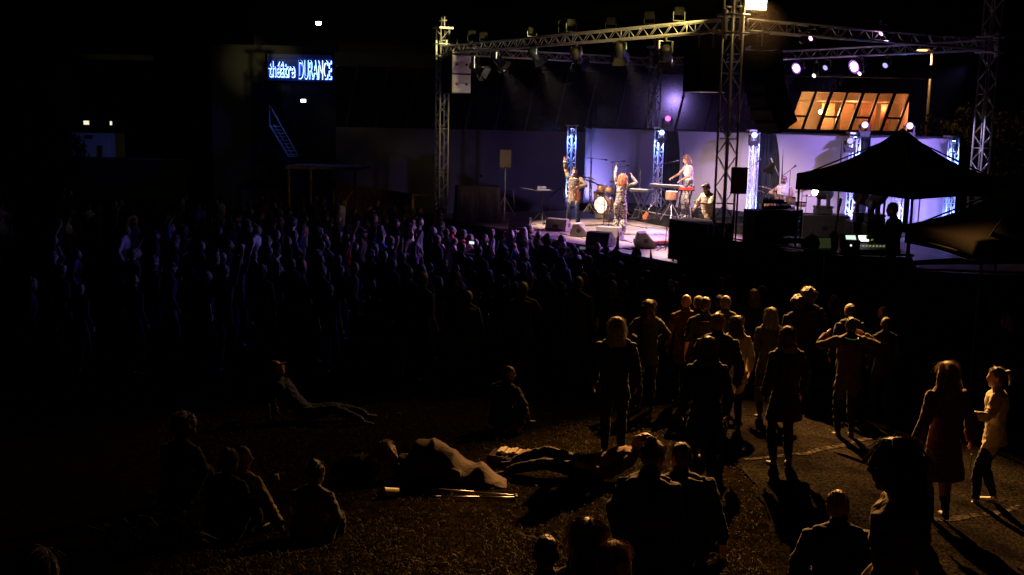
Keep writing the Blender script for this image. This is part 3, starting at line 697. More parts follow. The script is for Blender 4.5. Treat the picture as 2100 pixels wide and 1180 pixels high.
b = NB(); prism(b, [(wx0, .52, wz0), (wx1, .52, wz0), (wx1 + sl, .52, wz1), (wx0 + sl, .52, wz1)], (0, .012, 0)); obj('pane', b, gl_m, frm)
b = NB(); prism(b, [(wx0 - 1.6, .42, wz0), (wx0 - .02, .42, wz0), (wx0 + sl, .42, wz1 + .1), (wx0 + sl - 1.6, .42, wz1 + .1)], (0, .1, 0)); obj('facade_panel', b, dark_wall, th)

# back-lit sign
sg = thing('theatre_sign', 'blue-white glowing sign reading théâtre DURANCE on a dark wall', 'sign', aty(553, 160, FY + .06))
def text_mesh(s, size, xs, off, dep, loc):
    c = bpy.data.curves.new('t', 'FONT'); c.body = s; c.size = size; c.extrude = dep; c.offset = off
    o = link(bpy.data.objects.new('t', c)); dg = bpy.context.evaluated_depsgraph_get(); me = bpy.data.meshes.new_from_object(o.evaluated_get(dg)); bpy.data.objects.remove(o)
    wdt = max(v.co.x for v in me.vertices) - min(v.co.x for v in me.vertices)
    me.transform(Matrix.Translation(loc) @ Matrix.Rotation(R(90), 4, 'X') @ Matrix.Diagonal((xs / wdt, 1, 1, 1))); return me
sign_face = mat('sign_face', (.012, .02, .08), .5, 0, .1); sign_core = emit('sign_tube', (.17, .32, 1.0), 10)
for txt, wd, x, h, z in (('théâtre', 1.22, 0, 1.06, .06), ('DURANCE', 1.53, 1.40, 1.22, .02)):
    for nm, off, dep, yy, m in (('letter', .0, .012, -.14, sign_face), ('glow', .024, .010, -.06, sign_core)):
        me = text_mesh(txt, h, wd * (1.0 if nm == 'letter' else 1.03), off, dep, V((x - (0 if nm == 'letter' else .012), yy, z - (0 if nm == 'letter' else .02)))); me.materials.append(m)
        o = link(bpy.data.objects.new(nm, me)); o.parent = sg
b = NB(); box(b, (1.45, -.02, .5), (3.1, .04, 1.25)); obj('backing_panel', b, mat('sign_backing', (.02, .04, .16), .6, 0, .1), sg)  # backing tinted blue so its colour deepens the letters' halo
b = NB()
for z in (.02, .93): tube(b, [(0, -.09, z), (2.95, -.09, z)], .012, 6)
obj('rail', b, black_metal, sg)
point('sign_spill', V(sg.location) + V((1.4, -.9, .3)), 14, (.12, .22, 1), .5, sg)
# wall lamps
def wall_lamp(label, p, s, e, col):
    t = thing('wall_floodlight', label, 'lamp', p); b = NB(); box(b, (0, .06, 0), (.34 * s, .12, .22 * s)); tube(b, [(0, .12, 0), (0, .4, .06)], .03, 6); obj('housing', b, black_metal, t, bevel=.01)
    b = NB(); box(b, (0, -.01, 0), (.28 * s, .02, .16 * s)); obj('lens', b, emit('flood_white_%d' % int(e), (1, .98, .9), e), t)
    return t
wall_lamp('white floodlight high on the dark wall above the sign', aty(653, 48, FY + 4.5), .95, 30, 1); wall_lamp('white wall lamp below the glowing sign', aty(622, 207, FY - .1), .8, 15, 1)
# outside stair with blue-lit rails
blue_rail = mat('painted_steel', (.35, .38, .42), .45, .2, .1)
stp = thing('outdoor_stair', 'steel stair with handrails tinted blue below the sign', 'stair', aty(590, 322, 52))
A0, A1 = V((aty(553, 257, 52) - V(stp.location))), V((aty(592, 322, 52) - V(stp.location)))
b = NB()
for dy in (0, .9): b = NB(); tube(b, [A0 + V((0, dy, 0)), A1 + V((0, dy, 0))], .05, 6); obj('stringer', b, blue_rail, stp)
for k in range(9):
    p = A0.lerp(A1, (k + .5) / 9); b = NB(); box(b, p + V((.1, .45, .02)), (.3, .88, .03)); obj('step', b, blue_rail, stp)
b = NB(); r0, r1 = A0 + V((0, 0, .92)), A1 + V((.45, 0, .05))
tube(b, [r0, r1], .03, 6); tube(b, [r0, A0], .03, 6); tube(b, [r1, A1], .025, 6); obj('handrail', b, blue_rail, stp)
# wooden hoarding beside the stage and its gate frame
hoard = mat('hoarding_boards', (.16, .065, .035), .8, 0, .35, 3)
def hoarding(label, pts, Y, name='board_fence'):
    t = thing(name, label, 'fence', aty(pts[0][0], pts[0][1], Y[0])); o = V(t.location); b = NB(); q0 = None
    n = 0
    for (xa, ya), (xb, yb), Ya, Yb in zip(pts, pts[1:], Y, Y[1:]):
        pa, pb = aty(xa, ya, Ya), aty(xb, yb, Yb); k = max(2, int((pb - pa).length / .16))
        for i in range(k):
            u = pa.lerp(pb, (i + .5) / k); n += 1; ang = math.atan2(pb.y - pa.y, pb.x - pa.x)
            box(b, (u.x - o.x, u.y - o.y + .006 * (n % 2), u.z / 2 - o.z), (.15, .025, u.z), Matrix.Rotation(ang, 3, 'Z'))
    obj('boards', b, hoard, t)
    return t
hoarding('brown board fence left of the stage, lit faintly red', [(690, 372), (760, 385), (845, 397)], (46, 44, 42))
gt = thing('timber_gate', 'pale timber gate frame left of the stage tower', 'gate', aty(872, 440, 41)); o = V(gt.location); b = NB(); pa, pb = aty(846, 400, 41) - o, aty(894, 401, 41) - o
tube(b, [pa, pb], .05, 4); tube(b, [pa, V((pa.x, pa.y, -o.z))], .05, 4); tube(b, [pb, V((pb.x, pb.y, -o.z))], .05, 4); obj('frame', b, mat('pale_timber', (.30, .17, .08), .7, 0, .2, 5), gt)
pen = thing('timber_shelter', 'dark timber shelter with a flat roof left of the stage', 'shelter', aty(640, 400, 48)); o = V(pen.location); b = NB(); box(b, V(aty(665, 345, 48)) - o + V((0, 1.2, 0)), (3.3, 2.6, .12)); obj('roof', b, hoard, pen)
for x in (592, 637, 684, 728):
    p = aty(x, 347, 48) - o; b = NB(); tube(b, [p, V((p.x, p.y, -o.z))], .06, 4); obj('post', b, hoard, pen)
# far left: cabin lit blue, house with two lit windows, dark hedge
cabin_m = mat('cabin_paint', (.52, .54, .58), .6, 0, .05, 1)
cb = thing('site_cabin', 'white site cabin washed in deep blue light at the far left', 'cabin', (-22.9, 60, 0)); b = NB(); c0, c1 = aty(139, 320, 60), aty(224, 274, 60)
qbox(b, c0.x + 22.9, c1.x + 22.9, 0, c1.z, 0, 2.4); obj('wall', b, cabin_m, cb, bevel=.04); b = NB(); p = aty(182, 281, 60); box(b, (p.x + 22.9, -.02, p.z), (.42, .06, .2)); obj('vent', b, mull_m, cb)
b = NB(); p = aty(207, 300, 59.8); tube(b, [(p.x + 22.9, -.2, 0), (p.x + 22.9, -.2, p.z + .05)], .07, 8); obj('downpipe', b, mull_m, cb)
hs_ = thing('distant_house', 'dark distant house with two small lit windows', 'house', (-29, 82, 0)); b = NB(); qbox(b, -5, 4, 0, 6.2, 0, 8); obj('wall', b, dark_wall, hs_)
b = NB(); prism(b, [(-5.4, -.4, 6.21), (4.4, -.4, 6.21), (4.4, 4, 8.6), (-5.4, 4, 8.6)], (0, .2, .2)); obj('roof', b, fascia_m, hs_)
wl_ = emit('lit_window', (1, .92, .62), 1.0)
for x0, y0, x1, y1 in ((171, 257, 184, 247), (225, 258, 231, 248)):
    a, c = aty(x0, y0, 81.9), aty(x1, y1, 81.9); b = NB(); qbox(b, a.x + 29, c.x + 29, a.z, c.z, -.12, -.04); fr = obj('window', b, mull_m, hs_); b = NB(); qbox(b, a.x + 29.04, c.x + 28.96, a.z + .04, c.z - .04, -.16, -.125); obj('pane', b, wl_, fr)

# ------------------------------------------------------------------ trees
leaf_m = mat('foliage', (.03, .035, .012), .8, 0, .4, 1.5, 0, 10, .1, col2=(.08, .075, .03)); bark_m = mat('bark', (.06, .045, .03), .9, 0, .3, 6)
def tree(label, p, h, cr, seed, n=2600, name='tree', grp=None, low=.25):
    q = random.Random(seed); t = thing(name, label, 'tree', p, 0, grp); b = NB(); tube(b, [(0, 0, -.1), (.05, 0, h * .3), (.1, .05, h * .6)], [h * .035, h * .026, h * .012], 8)
    ends = []
    for k in range(7):
        a = q.uniform(0, 6.28); z0 = h * q.uniform(.2, .5); e = V((math.cos(a) * cr * .6, math.sin(a) * cr * .6, z0 + h * q.uniform(.15, .35))); ends.append(e); tube(b, [(.05, 0, z0), e * .6 + V((0, 0, z0 * .35)), e], [h * .014, h * .009, h * .004], 6)
    obj('trunk', b, bark_m, t, True); b = NB(); cl = [(V((q.gauss(0, .42) * cr, q.gauss(0, .42) * cr, h * q.uniform(low + .15, .92))), cr * q.uniform(.22, .45)) for _ in range(22)] + [(e, cr * .4) for e in ends]
    for _ in range(n):
        c, r = q.choice(cl); d = V((q.gauss(0, 1), q.gauss(0, 1), q.gauss(0, .8))).normalized(); p_ = c + d * r * q.random() ** .4; nn = V((q.gauss(0, 1), q.gauss(0, 1), q.gauss(0, 1))).normalized(); _, x, y = frame(nn); s = q.uniform(.06, .13) * (1 + h * .06)
        vs = [b.verts.new(p_ + x * s), b.verts.new(p_ + y * s * .6), b.verts.new(p_ - x * s), b.verts.new(p_ - y * s * .6)]; b.faces.new(vs)
    obj('crown', b, leaf_m, t)
for k, (x, Y, h, cr, lab) in enumerate([(1925, 58, 5.4, 1.6, 'bushy tree under the street lamp, left of the right tower'), (1985, 62, 5.9, 2.2, 'tall bushy tree behind the right stage tower'), (2060, 60, 5.7, 2.0, 'bushy tree between the right tower and the frame edge'), (2120, 56, 6.0, 2.2, 'large tree at the right edge of the picture'), (1900, 66, 5.2, 1.8, 'dark tree at the right end of the theatre building')]):
    p = aty(x, 300, Y); tree(lab, (p.x, p.y, 0), h, cr, 20 + k, 2600, 'tree', 'trees beyond the stage')
for k, (x, Y, h, cr, lab) in enumerate([(120, 56, 3.6, 1.6, 'dark bush left of the blue cabin'), (60, 54, 4.2, 2.0, 'tall dark bush at the left edge behind the crowd')]):
    p = aty(x, 320, Y); tree(lab, (p.x, p.y, 0), h, cr, 50 + k, 1800, 'bush', 'dark bushes at the left', .05)
hw = thing('low_wall', 'dark low wall behind the crowd at the far left', 'wall', (-22, 57.5, 0)); b = NB(); qbox(b, -8, 5, 0, 2.15, 0, .3); obj('wall_body', b, dark_wall, hw); b = NB(); qbox(b, -8, 5, 2.15, 2.23, -.05, .35); obj('coping', b, fascia_m, hw)
# street lamp
p = aty(1912, 104, 60); lp = thing('street_lamp', 'orange street lamp on a tall pole behind the right tower', 'street lamp', (p.x, p.y, 0)); b = NB(); tube(b, [(0, 0, 0), (0, 0, p.z)], [.09, .06], 10); tube(b, [(0, 0, p.z - .02), (-.25, 0, p.z + .06), (-.45, -.02, p.z + .06)], .04, 8); obj('pole', b, alu, lp, True)
b = NB(); box(b, (-.55, -.02, p.z + .06), (.6, .26, .1)); obj('lamp_head', b, steel, lp, bevel=.03); b = NB(); box(b, (-.55, -.04, p.z - .005), (.5, .22, .03)); obj('lens', b, emit('sodium', (1, .42, .08), 22), lp)
spot('street_light', (p.x - .4, p.y, p.z - .08), (p.x - .2, p.y - 4, 0), 340, (1, .45, .12), 150, .3, .1, lp); point('pole_glow', (p.x - .35, p.y - .25, p.z - .1), 12, (1, .45, .12), .05, lp)

# ------------------------------------------------------------------ canopies
def canopy(label, cs, zv, zp, m, val=.32, poles=(0, 1, 2, 3), base=(SZ,) * 4):
    c = sum((V((x, y, 0)) for x, y in cs), V()) / 4; t = thing('canopy_tent', label, 'canopy', (c.x, c.y, 0), 0, 'pop-up canopies'); P_ = [V((x - c.x, y - c.y, 0)) for x, y in cs]; b = NB(); n = 10
    for k in range(4):
        A, B_ = P_[k] + V((0, 0, zv + val)), P_[(k + 1) % 4] + V((0, 0, zv + val)); pk = V((0, 0, zp)); rows = []
        for i in range(n + 1):
            u = i / n; r = []
            for j in range(n + 1):
                e = A.lerp(B_, j / n); e = e - (e - V((0, 0, e.z))).normalized() * .05 * math.sin(math.pi * j / n); p_ = e.lerp(pk, u); p_.z -= .16 * math.sin(math.pi * u) * (1 - .3 * math.sin(math.pi * j / n)); r.append(b.verts.new(p_))
            rows.append(r)
        for i in range(n):
            for j in range(n): b.faces.new((rows[i][j], rows[i][j + 1], rows[i + 1][j + 1], rows[i + 1][j]))
        lo = []
        for j in range(n + 1):
            v = rows[0][j].co.copy(); v.z -= val - .03 * math.sin(math.pi * j / n); v += (v - V((0, 0, v.z))).normalized() * .01; lo.append(b.verts.new(v))
        for j in range(n): b.faces.new((lo[j], lo[j + 1], rows[0][j + 1], rows[0][j]))
    bmesh.ops.remove_doubles(b, verts=b.verts, dist=.004); o = obj('roof_cloth', b, m, t, True); s = o.modifiers.new('t', 'SOLIDIFY'); s.thickness = .006
    b = NB()
    for k in range(4): tube(b, [P_[k] * .97 + V((0, 0, zv + val - .05)), V((0, 0, zp - .12))], .014, 6); tube(b, [P_[k] * .97 + V((0, 0, zv + .1)), P_[(k + 1) % 4] * .97 + V((0, 0, zv + .1))], .014, 6)
    obj('roof_frame', b, flood_m, t)
    for k in poles: b = NB(); tube(b, [P_[k] * .97 + V((0, 0, base[k])), P_[k] * .97 + V((0, 0, zv + val - .03))], .024, 6); box(b, P_[k] * .97 + V((0, 0, base[k] + .01)), (.14, .14, .02)); obj('leg', b, black_metal, t)
canopy('black pop-up canopy over the sound desk', [(5.53, 21.9), (7.0, 19.55), (9.2, 20.9), (7.73, 23.25)], 3.42, 4.66, canvas, base=(SZ - .01,) * 4)
canopy('dark brown canopy at the right edge in front of the black one', [(6.72, 19.0), (6.85, 16.2), (9.65, 16.3), (9.52, 19.1)], 2.72, 4.05, red_canvas, base=(.03,) * 4)
# ------------------------------------------------------------------ loudspeakers on the towers
def cabinet_stack(label, c, n, w, d, h, face, rz, body_m, face_m, tilt=0.0, cat='loudspeaker'):
    """n cabinets hung under each other; local +y is the shown side"""
    t = thing('hung_speaker', label, cat, c, rz, 'hung loudspeakers'); y = 0; z = 0; ang = 0
    for k in range(n):
        rot = Matrix.Rotation(ang, 3, 'X'); cen = V((0, y, z)) + rot @ V((0, 0, -h / 2)); b = NB(); box(b, cen, (w, d, h - .012), rot); cab = obj('cabinet', b, body_m, t, bevel=.012)
        b = NB(); box(b, cen + rot @ V((0, d / 2 + .006, 0)), (w - .03, .012, h - .05), rot); obj('side_panel', b, face_m, cab, bevel=.004)
        b = NB()
        for s in (-1, 1): lathe(b, [(.052, -.004), (.055, .004), (.03, .009)], 14, cen + rot @ V((s * w * .25, d / 2 + .013, .0)), rot @ Y_)
        obj('handle', b, black, cab); b = NB(); tube(b, [cen + rot @ V((-w * .46, d / 2 + .026, .028)), cen + rot @ V((w * .46, d / 2 + .026, .028))], .011, 6)
        obj('flying_bar', b, alu, cab); e = rot @ V((0, 0, -h)); y += e.y; z += e.z; ang += tilt
    b = NB(); box(b, (0, 0, .05), (w * .9, d * .9, .05)); tube(b, [(0, 0, .05), (0, 0, .5)], .02, 6); obj('flying_frame', b, steel, t)
    return t
pl = aty(937, 113, 35.7); rzf = math.atan2(-e1.y, -e1.x) - math.pi / 2
spk = cabinet_stack('two pale loudspeaker cabinets hung on the left tower', pl, 2, .68, .66, .60, None, rzf, black, white_speaker)
bx = thing('hung_speaker', 'large black loudspeaker box hung left of the near tower', 'loudspeaker', aty(1443, 188, 25.0), rzf, 'hung loudspeakers'); b = NB(); box(b, (0, 0, .46), (.72, .6, .92)); obj('cabinet', b, array_m, bx, bevel=.015); b = NB(); box(b, (0, 0, -.006), (.74, .62, .02)); obj('bottom_rail', b, alu, bx)
b = NB(); tube(b, [(-.2, 0, .9), (-.2, 0, 1.35)], .015, 6); tube(b, [(.2, 0, .9), (.2, 0, 1.35)], .015, 6); obj('chain', b, steel, bx)
ar = thing('hung_speaker', 'curved black line of loudspeakers hung right of the near tower', 'loudspeaker', aty(1562, 105, 24.3), 0, 'hung loudspeakers'); y = z = x = 0; ang = -.10
for k in range(6):
    rot = Matrix.Rotation(.5, 3, 'Z') @ Matrix.Rotation(ang, 3, 'Y'); cen = V((x, 0, z)) + rot @ V((0, 0, -.14)); b = NB(); box(b, cen, (.56, .72, .27), rot); obj('cabinet', b, array_m, ar, bevel=.02); e = rot @ V((0, 0, -.285)); x += e.x; z += e.z; ang += -.085
b = NB(); box(b, (0, 0, .06), (.6, .6, .06)); tube(b, [(0, 0, 0), (0, 0, .55)], .02, 6); obj('flying_frame', b, steel, ar)

# ------------------------------------------------------------------ lights on the roof trusses
def fresnel(label, p, aim, lens=None, barn=True, s=1.0, hang=.28, body=None):
    """theatre lantern hung from a yoke; its hook reaches hang above p"""
    p, aim = V(p), V(aim); t = thing('stage_lantern', label, 'stage light', p, 0, 'lanterns on the roof trusses'); d = (aim - p).normalized(); _, x, y = frame(d, Z_.cross(d)); O = V((0, 0, 0)); m = body or black
    b = NB(); lathe(b, [(.05 * s, -.21 * s), (.10 * s, -.18 * s), (.115 * s, -.02 * s), (.115 * s, .10 * s), (.125 * s, .13 * s), (.125 * s, .15 * s)], 16, O, d)
    for k in range(5): lathe(b, [(.118 * s, -.15 * s + k * .045 * s), (.118 * s, -.135 * s + k * .045 * s)], 16, O, d)
    obj('body', b, m, t, True); b = NB(); lathe(b, [(.105 * s, .150 * s), (.105 * s, .156 * s), (.04 * s, .166 * s)], 16, O, d); obj('lens', b, lens or lens_off, t)
    if lens is pin: b = NB(); lathe(b, [(.112 * s, .13 * s), (.165 * s, .155 * s), (.165 * s, .16 * s), (.112 * s, .152 * s)], 20, O, d); obj('lens_halo', b, pin_halo, t)  # added glowing ring imitating the violet halo round the lens
    if barn:
        b = NB()
        for u, v in ((x, y), (-x, y), (y, x), (-y, x)):
            a = O + d * .15 * s + u * .12 * s; e = a + d * .15 * s + u * .09 * s; prism(b, [a - v * .11 * s, a + v * .11 * s, e + v * .16 * s, e - v * .16 * s], (u - d * .3).normalized() * .004)
        obj('barn_door', b, m, t)
    b = NB()
    for sg in (-1, 1): tube(b, [O + x * sg * .14 * s, O + x * sg * .14 * s + Z_ * hang * .7], (.02 * s, .006), 4)
    tube(b, [O - x * .14 * s + Z_ * hang * .7, O + x * .14 * s + Z_ * hang * .7], .012, 6); tube(b, [O + Z_ * hang * .7, O + Z_ * hang], .03, 8); obj('yoke', b, steel, t); return t
pin = emit('par_violet', (.80, .40, 1.0), 120); pin_halo = emit('par_halo', (.50, .14, .95), .8);
STG = V((3.2, 32, 2.6)); warm_face = emit('lantern_warm', (1, .80, .62), 6)
FR = [(978, 140, 'lantern hanging next to the pale loudspeakers, its shutters lit bright', 1), (1022, 122, 'lantern with yellow-lit shutters, first right of the bright one', 0), (1098, 112, 'dark lantern under the front truss, second right of the bright one', 0), (1183, 115, 'dark lantern with spread shutters mid way along the front truss', 0), (1272, 102, 'dark lantern under the front truss, second left of the hung black box', 0), (1366, 110, 'large dark lantern under the front truss just left of the hung black box', 0)]
for x, y, lab, on in FR:
    p = online(x, y, TL, TN) + e2 * -.02; hang = max(.2, HT - .12 - p.z); aim = STG if not on else p + V((1.2, -.5, -.75))
    t = fresnel('black ' + lab, p, aim, warm_face if on else None, True, 1.15 if on else 1.1, hang)
    if on: spot('lantern_face', p + V((.45, -.5, -.1)), p + V((.1, 0, 0)), 8, (1, .8, .6), 70, .3, .05, t)
for x, y, lab in [(962, 70, 'small flood clamped on the front truss beside the left tower'), (986, 74, 'second small flood on top of the front truss near the left tower'), (1085, 64, 'pair of pipes on the front truss right of the two floods'), (1148, 50, 'small flood standing on the front truss left of its middle'), (1165, 48, 'flood tilted upward on the front truss at its middle'), (1246, 45, 'small flood standing on the front truss right of its middle'), (1325, 33, 'square flood on the front truss third from the amber light'), (1386, 24, 'small flood on the front truss nearest the amber light')]:
    p = online(x, y, TL, TN) + e2 * .1; t = thing('truss_flood', 'dark ' + lab, 'stage light', p, rng.uniform(-.6, .6), 'floods on top of the front truss'); h = p.z - HT - .12
    b = NB(); box(b, (0, 0, .02), (.22, .12, .16), Matrix.Rotation(.6, 3, 'X')); obj('housing', b, flood_m, t, bevel=.01); b = NB(); tube(b, [(-.13, 0, 0), (-.13, 0, -h * .7), (.13, 0, -h * .7), (.13, 0, 0)], .012, 6); tube(b, [(0, 0, -h * .7), (0, 0, -h)], .025, 6); obj('bracket', b, black_metal, t)
warm_dim = emit('par_warm_dim', (1, .75, .5), 4)
PAR = [(1597, 140, pin, 'lit violet spotlight under the back truss, leftmost of the bright three', .7), (1640, 137, pin, 'bright violet spotlight under the back truss, middle of the bright three', 1.0), (1673, 153, warm_dim, 'small warm spotlight under the back truss right of the middle violet one', .55), (1697, 136, lens_dim, 'dim blue spotlight under the back truss between two bright violet ones', .7), (1761, 133, pin, 'brightest violet spotlight under the back truss, right of the others', 1.15), (1766, 149, warm_dim, 'small warm spotlight just below the brightest violet one', .5), (1820, 131, lens_dim, 'dim blue spotlight under the back truss nearest the right tower', .7)]
violet_ps = []
for x, y, m, lab, s in PAR:
    p = online(x, y, TB, TR); aim = V((-3, 26, 1)) if m is pin and s > .9 else V((-6, 22, 1)) if m is pin else p + V((-1.2, -.9, -.8))
    t = fresnel(lab, p, aim, m, False, s * 1.05, max(.15, HT - .12 - p.z)); violet_ps.append((p, m, t, aim))
for x, y, lab, m in [(1673, 74, 'small moving light with a pink lens on the near right truss', lens_pink), (1817, 64, 'small moving light with a violet lens higher on the near right truss', lens_pink), (1568, 88, 'dark moving light hung beside the near tower', lens_off), (1652, 80, 'dark moving light hung in the near right truss', lens_off)]:
    p = online(x, y, TN, TR) - e2 * .05 + V((0, 0, 0)); moving_head('moving_head', lab, p, p + V((-1, -.3, -.6)), emit('pink_small', (1, .5, .95), 5) if m is lens_pink else m, None, .8, top=False)
# amber floodlight on the near tower
pA = aty(1550, 3, 24.45); fl_ = thing('amber_floodlight', 'glaring amber floodlight on top of the near stage tower', 'floodlight', pA, .1); b = NB(); box(b, (0, .12, 0), (.52, .2, .40)); tube(b, [(-.3, .1, 0), (-.3, .1, -.34), (.3, .1, -.34), (.3, .1, 0)], .015, 6); tube(b, [(0, .1, -.34), (-.42, .05, -.45)], .02, 6); obj('housing', b, black_metal, fl_, bevel=.02)
b = NB(); box(b, (0, -.005, 0), (.46, .03, .34)); obj('lens', b, emit('amber_lens', (1, .66, .24), 45), fl_)

# ------------------------------------------------------------------ things on the stage
def st(x, y, z=SZ): return atz(x, y, z)
FRONT = face_to((0, 0), (-e2.x, -e2.y)); BACKW = FRONT + math.pi           # facing the audience / facing up stage
def wedge(label, p, rz, m, w=.62, s=1.0, dark=False):
    t = thing('stage_monitor', label, 'stage monitor', p, rz, 'stage monitors'); b = NB(); pr = [(-.22, 0), (.22, 0), (.25, .07), (-.02, .36), (-.17, .34), (-.25, .08)]
    prism(b, [V((-w / 2, y * s, z * s)) for y, z in pr], (w, 0, 0)); obj('cabinet', b, m, t, bevel=.012)
    b = NB(); prism(b, [V((-w / 2 + .03, .247 * s, .085 * s)), V((-w / 2 + .03, -.005 * s, .355 * s)), V((w / 2 - .03, -.005 * s, .355 * s)), V((w / 2 - .03, .247 * s, .085 * s))], V((0, .008, .008))); obj('grille', b, grille_m if not dark else black, t)
    for sg in (-1, 1):
        b = NB(); lathe(b, [(.062, 0), (.062, .004), (.05, .006)], 16, V((sg * w / 2, 0, .17 * s)), X_ * sg); box(b, (sg * (w / 2 + .004), 0, .17 * s), (.01, .13, .02)); obj('handle', b, black, t)
    b = NB(); box(b, (0, -.262 * s, .15 * s), (.16, .02, .08)); obj('connector_plate', b, black_metal, t); return t
wedge('dark backed stage monitor near the tablet stand, connectors on its end', st(1066, 471), FRONT + .9, wedge_m, dark=True)
wedge('beige lit stage monitor at the violinist\'s feet', st(1146, 473), BACKW + .55, wedge_m, .66)
wedge('stage monitor seen from its end, left of the singer, round handle hole', st(1190, 484), BACKW - .75, wedge_m)
wedge('beige lit stage monitor in front of the singer\'s feet', st(1250, 491), BACKW + .55, wedge_m, .66)
wedge('black stage monitor at the stage edge before the beige one', st(1232, 503), BACKW + .5, black, .66, dark=True)
wedge('dark stage monitor seen from its end at the right stage edge', st(1322, 507), BACKW - .55, wedge_m, .6, 1.1)
def mic_stand(label, p, h, boom=None, mic=True, base='tripod', name='microphone_stand'):
    t = thing(name, label, 'microphone stand', p, rng.uniform(0, 2), 'microphone stands'); ir = Matrix.Rotation(-t.rotation_euler.z, 3, 'Z'); b = NB(); tube(b, [(0, 0, .02), (0, 0, h)], [.013, .010], 6); obj('pole', b, black_metal, t, True); b = NB()
    for k in range(3): a = k * 2.094; tube(b, [(0, 0, .12), (math.cos(a) * .3, math.sin(a) * .3, .012)], .009, 5)
    obj('foot', b, black_metal, t)
    if boom:
        a, c = ir @ V(boom[0]), ir @ V(boom[1]); b = NB(); tube(b, [V((0, 0, h)) + a, V((0, 0, h)) + c], .008, 6); obj('boom', b, black_metal, t)
        if mic: d = (c - a).normalized(); b = NB(); lathe(b, [(.012, -.1), (.014, .0), (.028, .04), (.028, .08), (.01, .1)], 10, V((0, 0, h)) + c, d); obj('microphone', b, black, t, True)
    return t
riserL = thing('drum_riser', 'low black riser under the left drum kit', 'platform', st(1240, 440)); o = V(riserL.location); b = NB(); c0, c1 = st(1186, 431), st(1299, 452); k1 = c1 + e2 * 3.6; k0 = c0 + e2 * 2.4
prism(b, [V((p.x - o.x, p.y - o.y, .004)) for p in (c0, c1, k1, k0)], (0, 0, .26)); obj('deck', b, black_cloth, riserL, bevel=.01)
riserK = thing('keyboard_riser', 'black riser with a pale worn edge under the keyboard player', 'platform', st(1340, 460)); o = V(riserK.location); c0, c1 = st(1300, 452.5), st(1400, 473); c0 = c0 + (c0 - c1).normalized() * .0
b = NB(); prism(b, [V((p.x - o.x, p.y - o.y, .004)) for p in (c0, c1, c1 + e2 * 3.4, c0 + e2 * 3.4)], (0, 0, .36)); obj('deck', b, black_cloth, riserK, bevel=.01); b = NB(); tube(b, [V((c0.x - o.x, c0.y - o.y, .37)), V((c1.x - o.x, c1.y - o.y, .37))], .012, 6); obj('edge_trim', b, alu, riserK)
RZL, RZK = SZ + .264, SZ + .364
def drum_kit(label, p, rz, skin=None):
    t = thing('drum_kit', label, 'drum kit', p, rz, 'drum kits'); b = NB(); lathe(b, [(.27, -.2), (.28, -.19), (.28, .19), (.27, .2)], 24, (0, 0, .29), Y_); obj('bass_drum', b, drum_shell, t, True)
    b = NB(); lathe(b, [(.262, .2), (.262, .205), (.1, .206)], 24, (0, 0, .29), Y_); obj('bass_drum_head', b, skin or drum_white, t); b = NB(); lathe(b, [(.283, .17), (.292, .18), (.292, .215), (.27, .216), (.27, .20)], 24, (0, 0, .29), Y_); obj('hoop', b, chrome, t)
    for x, y, z, r, h, tl in ((-.2, .05, .66, .14, .2, .25), (.16, .05, .68, .15, .22, .25), (.52, -.35, .3, .2, .36, .0), (-.42, -.3, .58, .17, .14, .1)):
        ax = V((0, -tl, 1)).normalized(); b = NB(); lathe(b, [(r, 0), (r, h)], 20, (x, y, z), ax); dr = obj('drum', b, drum_shell, t, True); b = NB(); lathe(b, [(r * .98, h + .001), (r * .98, h + .006), (r * .3, h + .007)], 20, (x, y, z), ax); obj('drum_head', b, drum_white, dr)
        b = NB(); lathe(b, [(r + .004, h - .02), (r + .012, h - .018), (r + .012, h + .008), (r + .004, h + .01)], 20, (x, y, z), ax); lathe(b, [(r + .004, 0), (r + .01, .002), (r + .01, .02), (r + .004, .022)], 20, (x, y, z), ax); obj('rim', b, chrome, dr, True)
        b = NB(); tube(b, [(x, y, z), (x, y, .02)], .012, 6); obj('drum_leg', b, chrome, dr)
    for x, y, z, r, a in ((-.55, .15, 1.08, .22, .25), (.5, .2, 1.12, .25, -.2), (.75, -.2, .98, .24, -.3), (-.62, -.15, .92, .18, .0)):
        ax = V((a, -.15, 1)).normalized(); b = NB(); lathe(b, [(r, -.012), (r * .6, .003), (r * .25, .012), (.03, .02), (.01, .03)], 24, (x, y, z), ax); cy = obj('cymbal', b, brass, t, True); b = NB(); tube(b, [(x, y, z + .04), (x, y, .3)], .01, 6)
        for k in range(3): tube(b, [(x, y, .3), (x + .22 * math.cos(k * 2.1), y + .22 * math.sin(k * 2.1), .01)], .008, 5)
        obj('cymbal_stand', b, chrome, cy)
    b = NB(); lathe(b, [(.16, .46), (.17, .5), (.15, .54)], 16, (0, -.75, 0)); tube(b, [(0, -.75, .02), (0, -.75, .47)], .025, 6); obj('stool', b, black, t); return t
pk = aty(1240, 430, 35.6); pk.z = RZL; drum_kit('drum kit with white front head behind the singer', pk, FRONT + .25)
pk2 = aty(1606, 440, 32.6); pk2.z = SZ + .26
r2 = thing('drum_riser', 'low black riser under the right drum kit', 'platform', (pk2.x, pk2.y, SZ), FRONT); b = NB(); box(b, (0, 0, .132), (2.4, 2.4, .255)); obj('deck', b, black_cloth, r2, bevel=.01)
drum_kit('drum kit in front of the drummer in the white shirt', pk2, face_to(pk2, (1.5, 20)))
wb = thing('white_box', 'white cloth-covered box standing before the left drum kit', 'box', st(1240, 449), FRONT + .35); b = NB(); box(b, (0, 0, .27), (.56, .4, .52)); obj('cabinet', b, drum_white, wb, bevel=.02); b = NB(); box(b, (0, .203, .27), (.5, .008, .46)); obj('cloth_front', b, CL['cream'], wb)
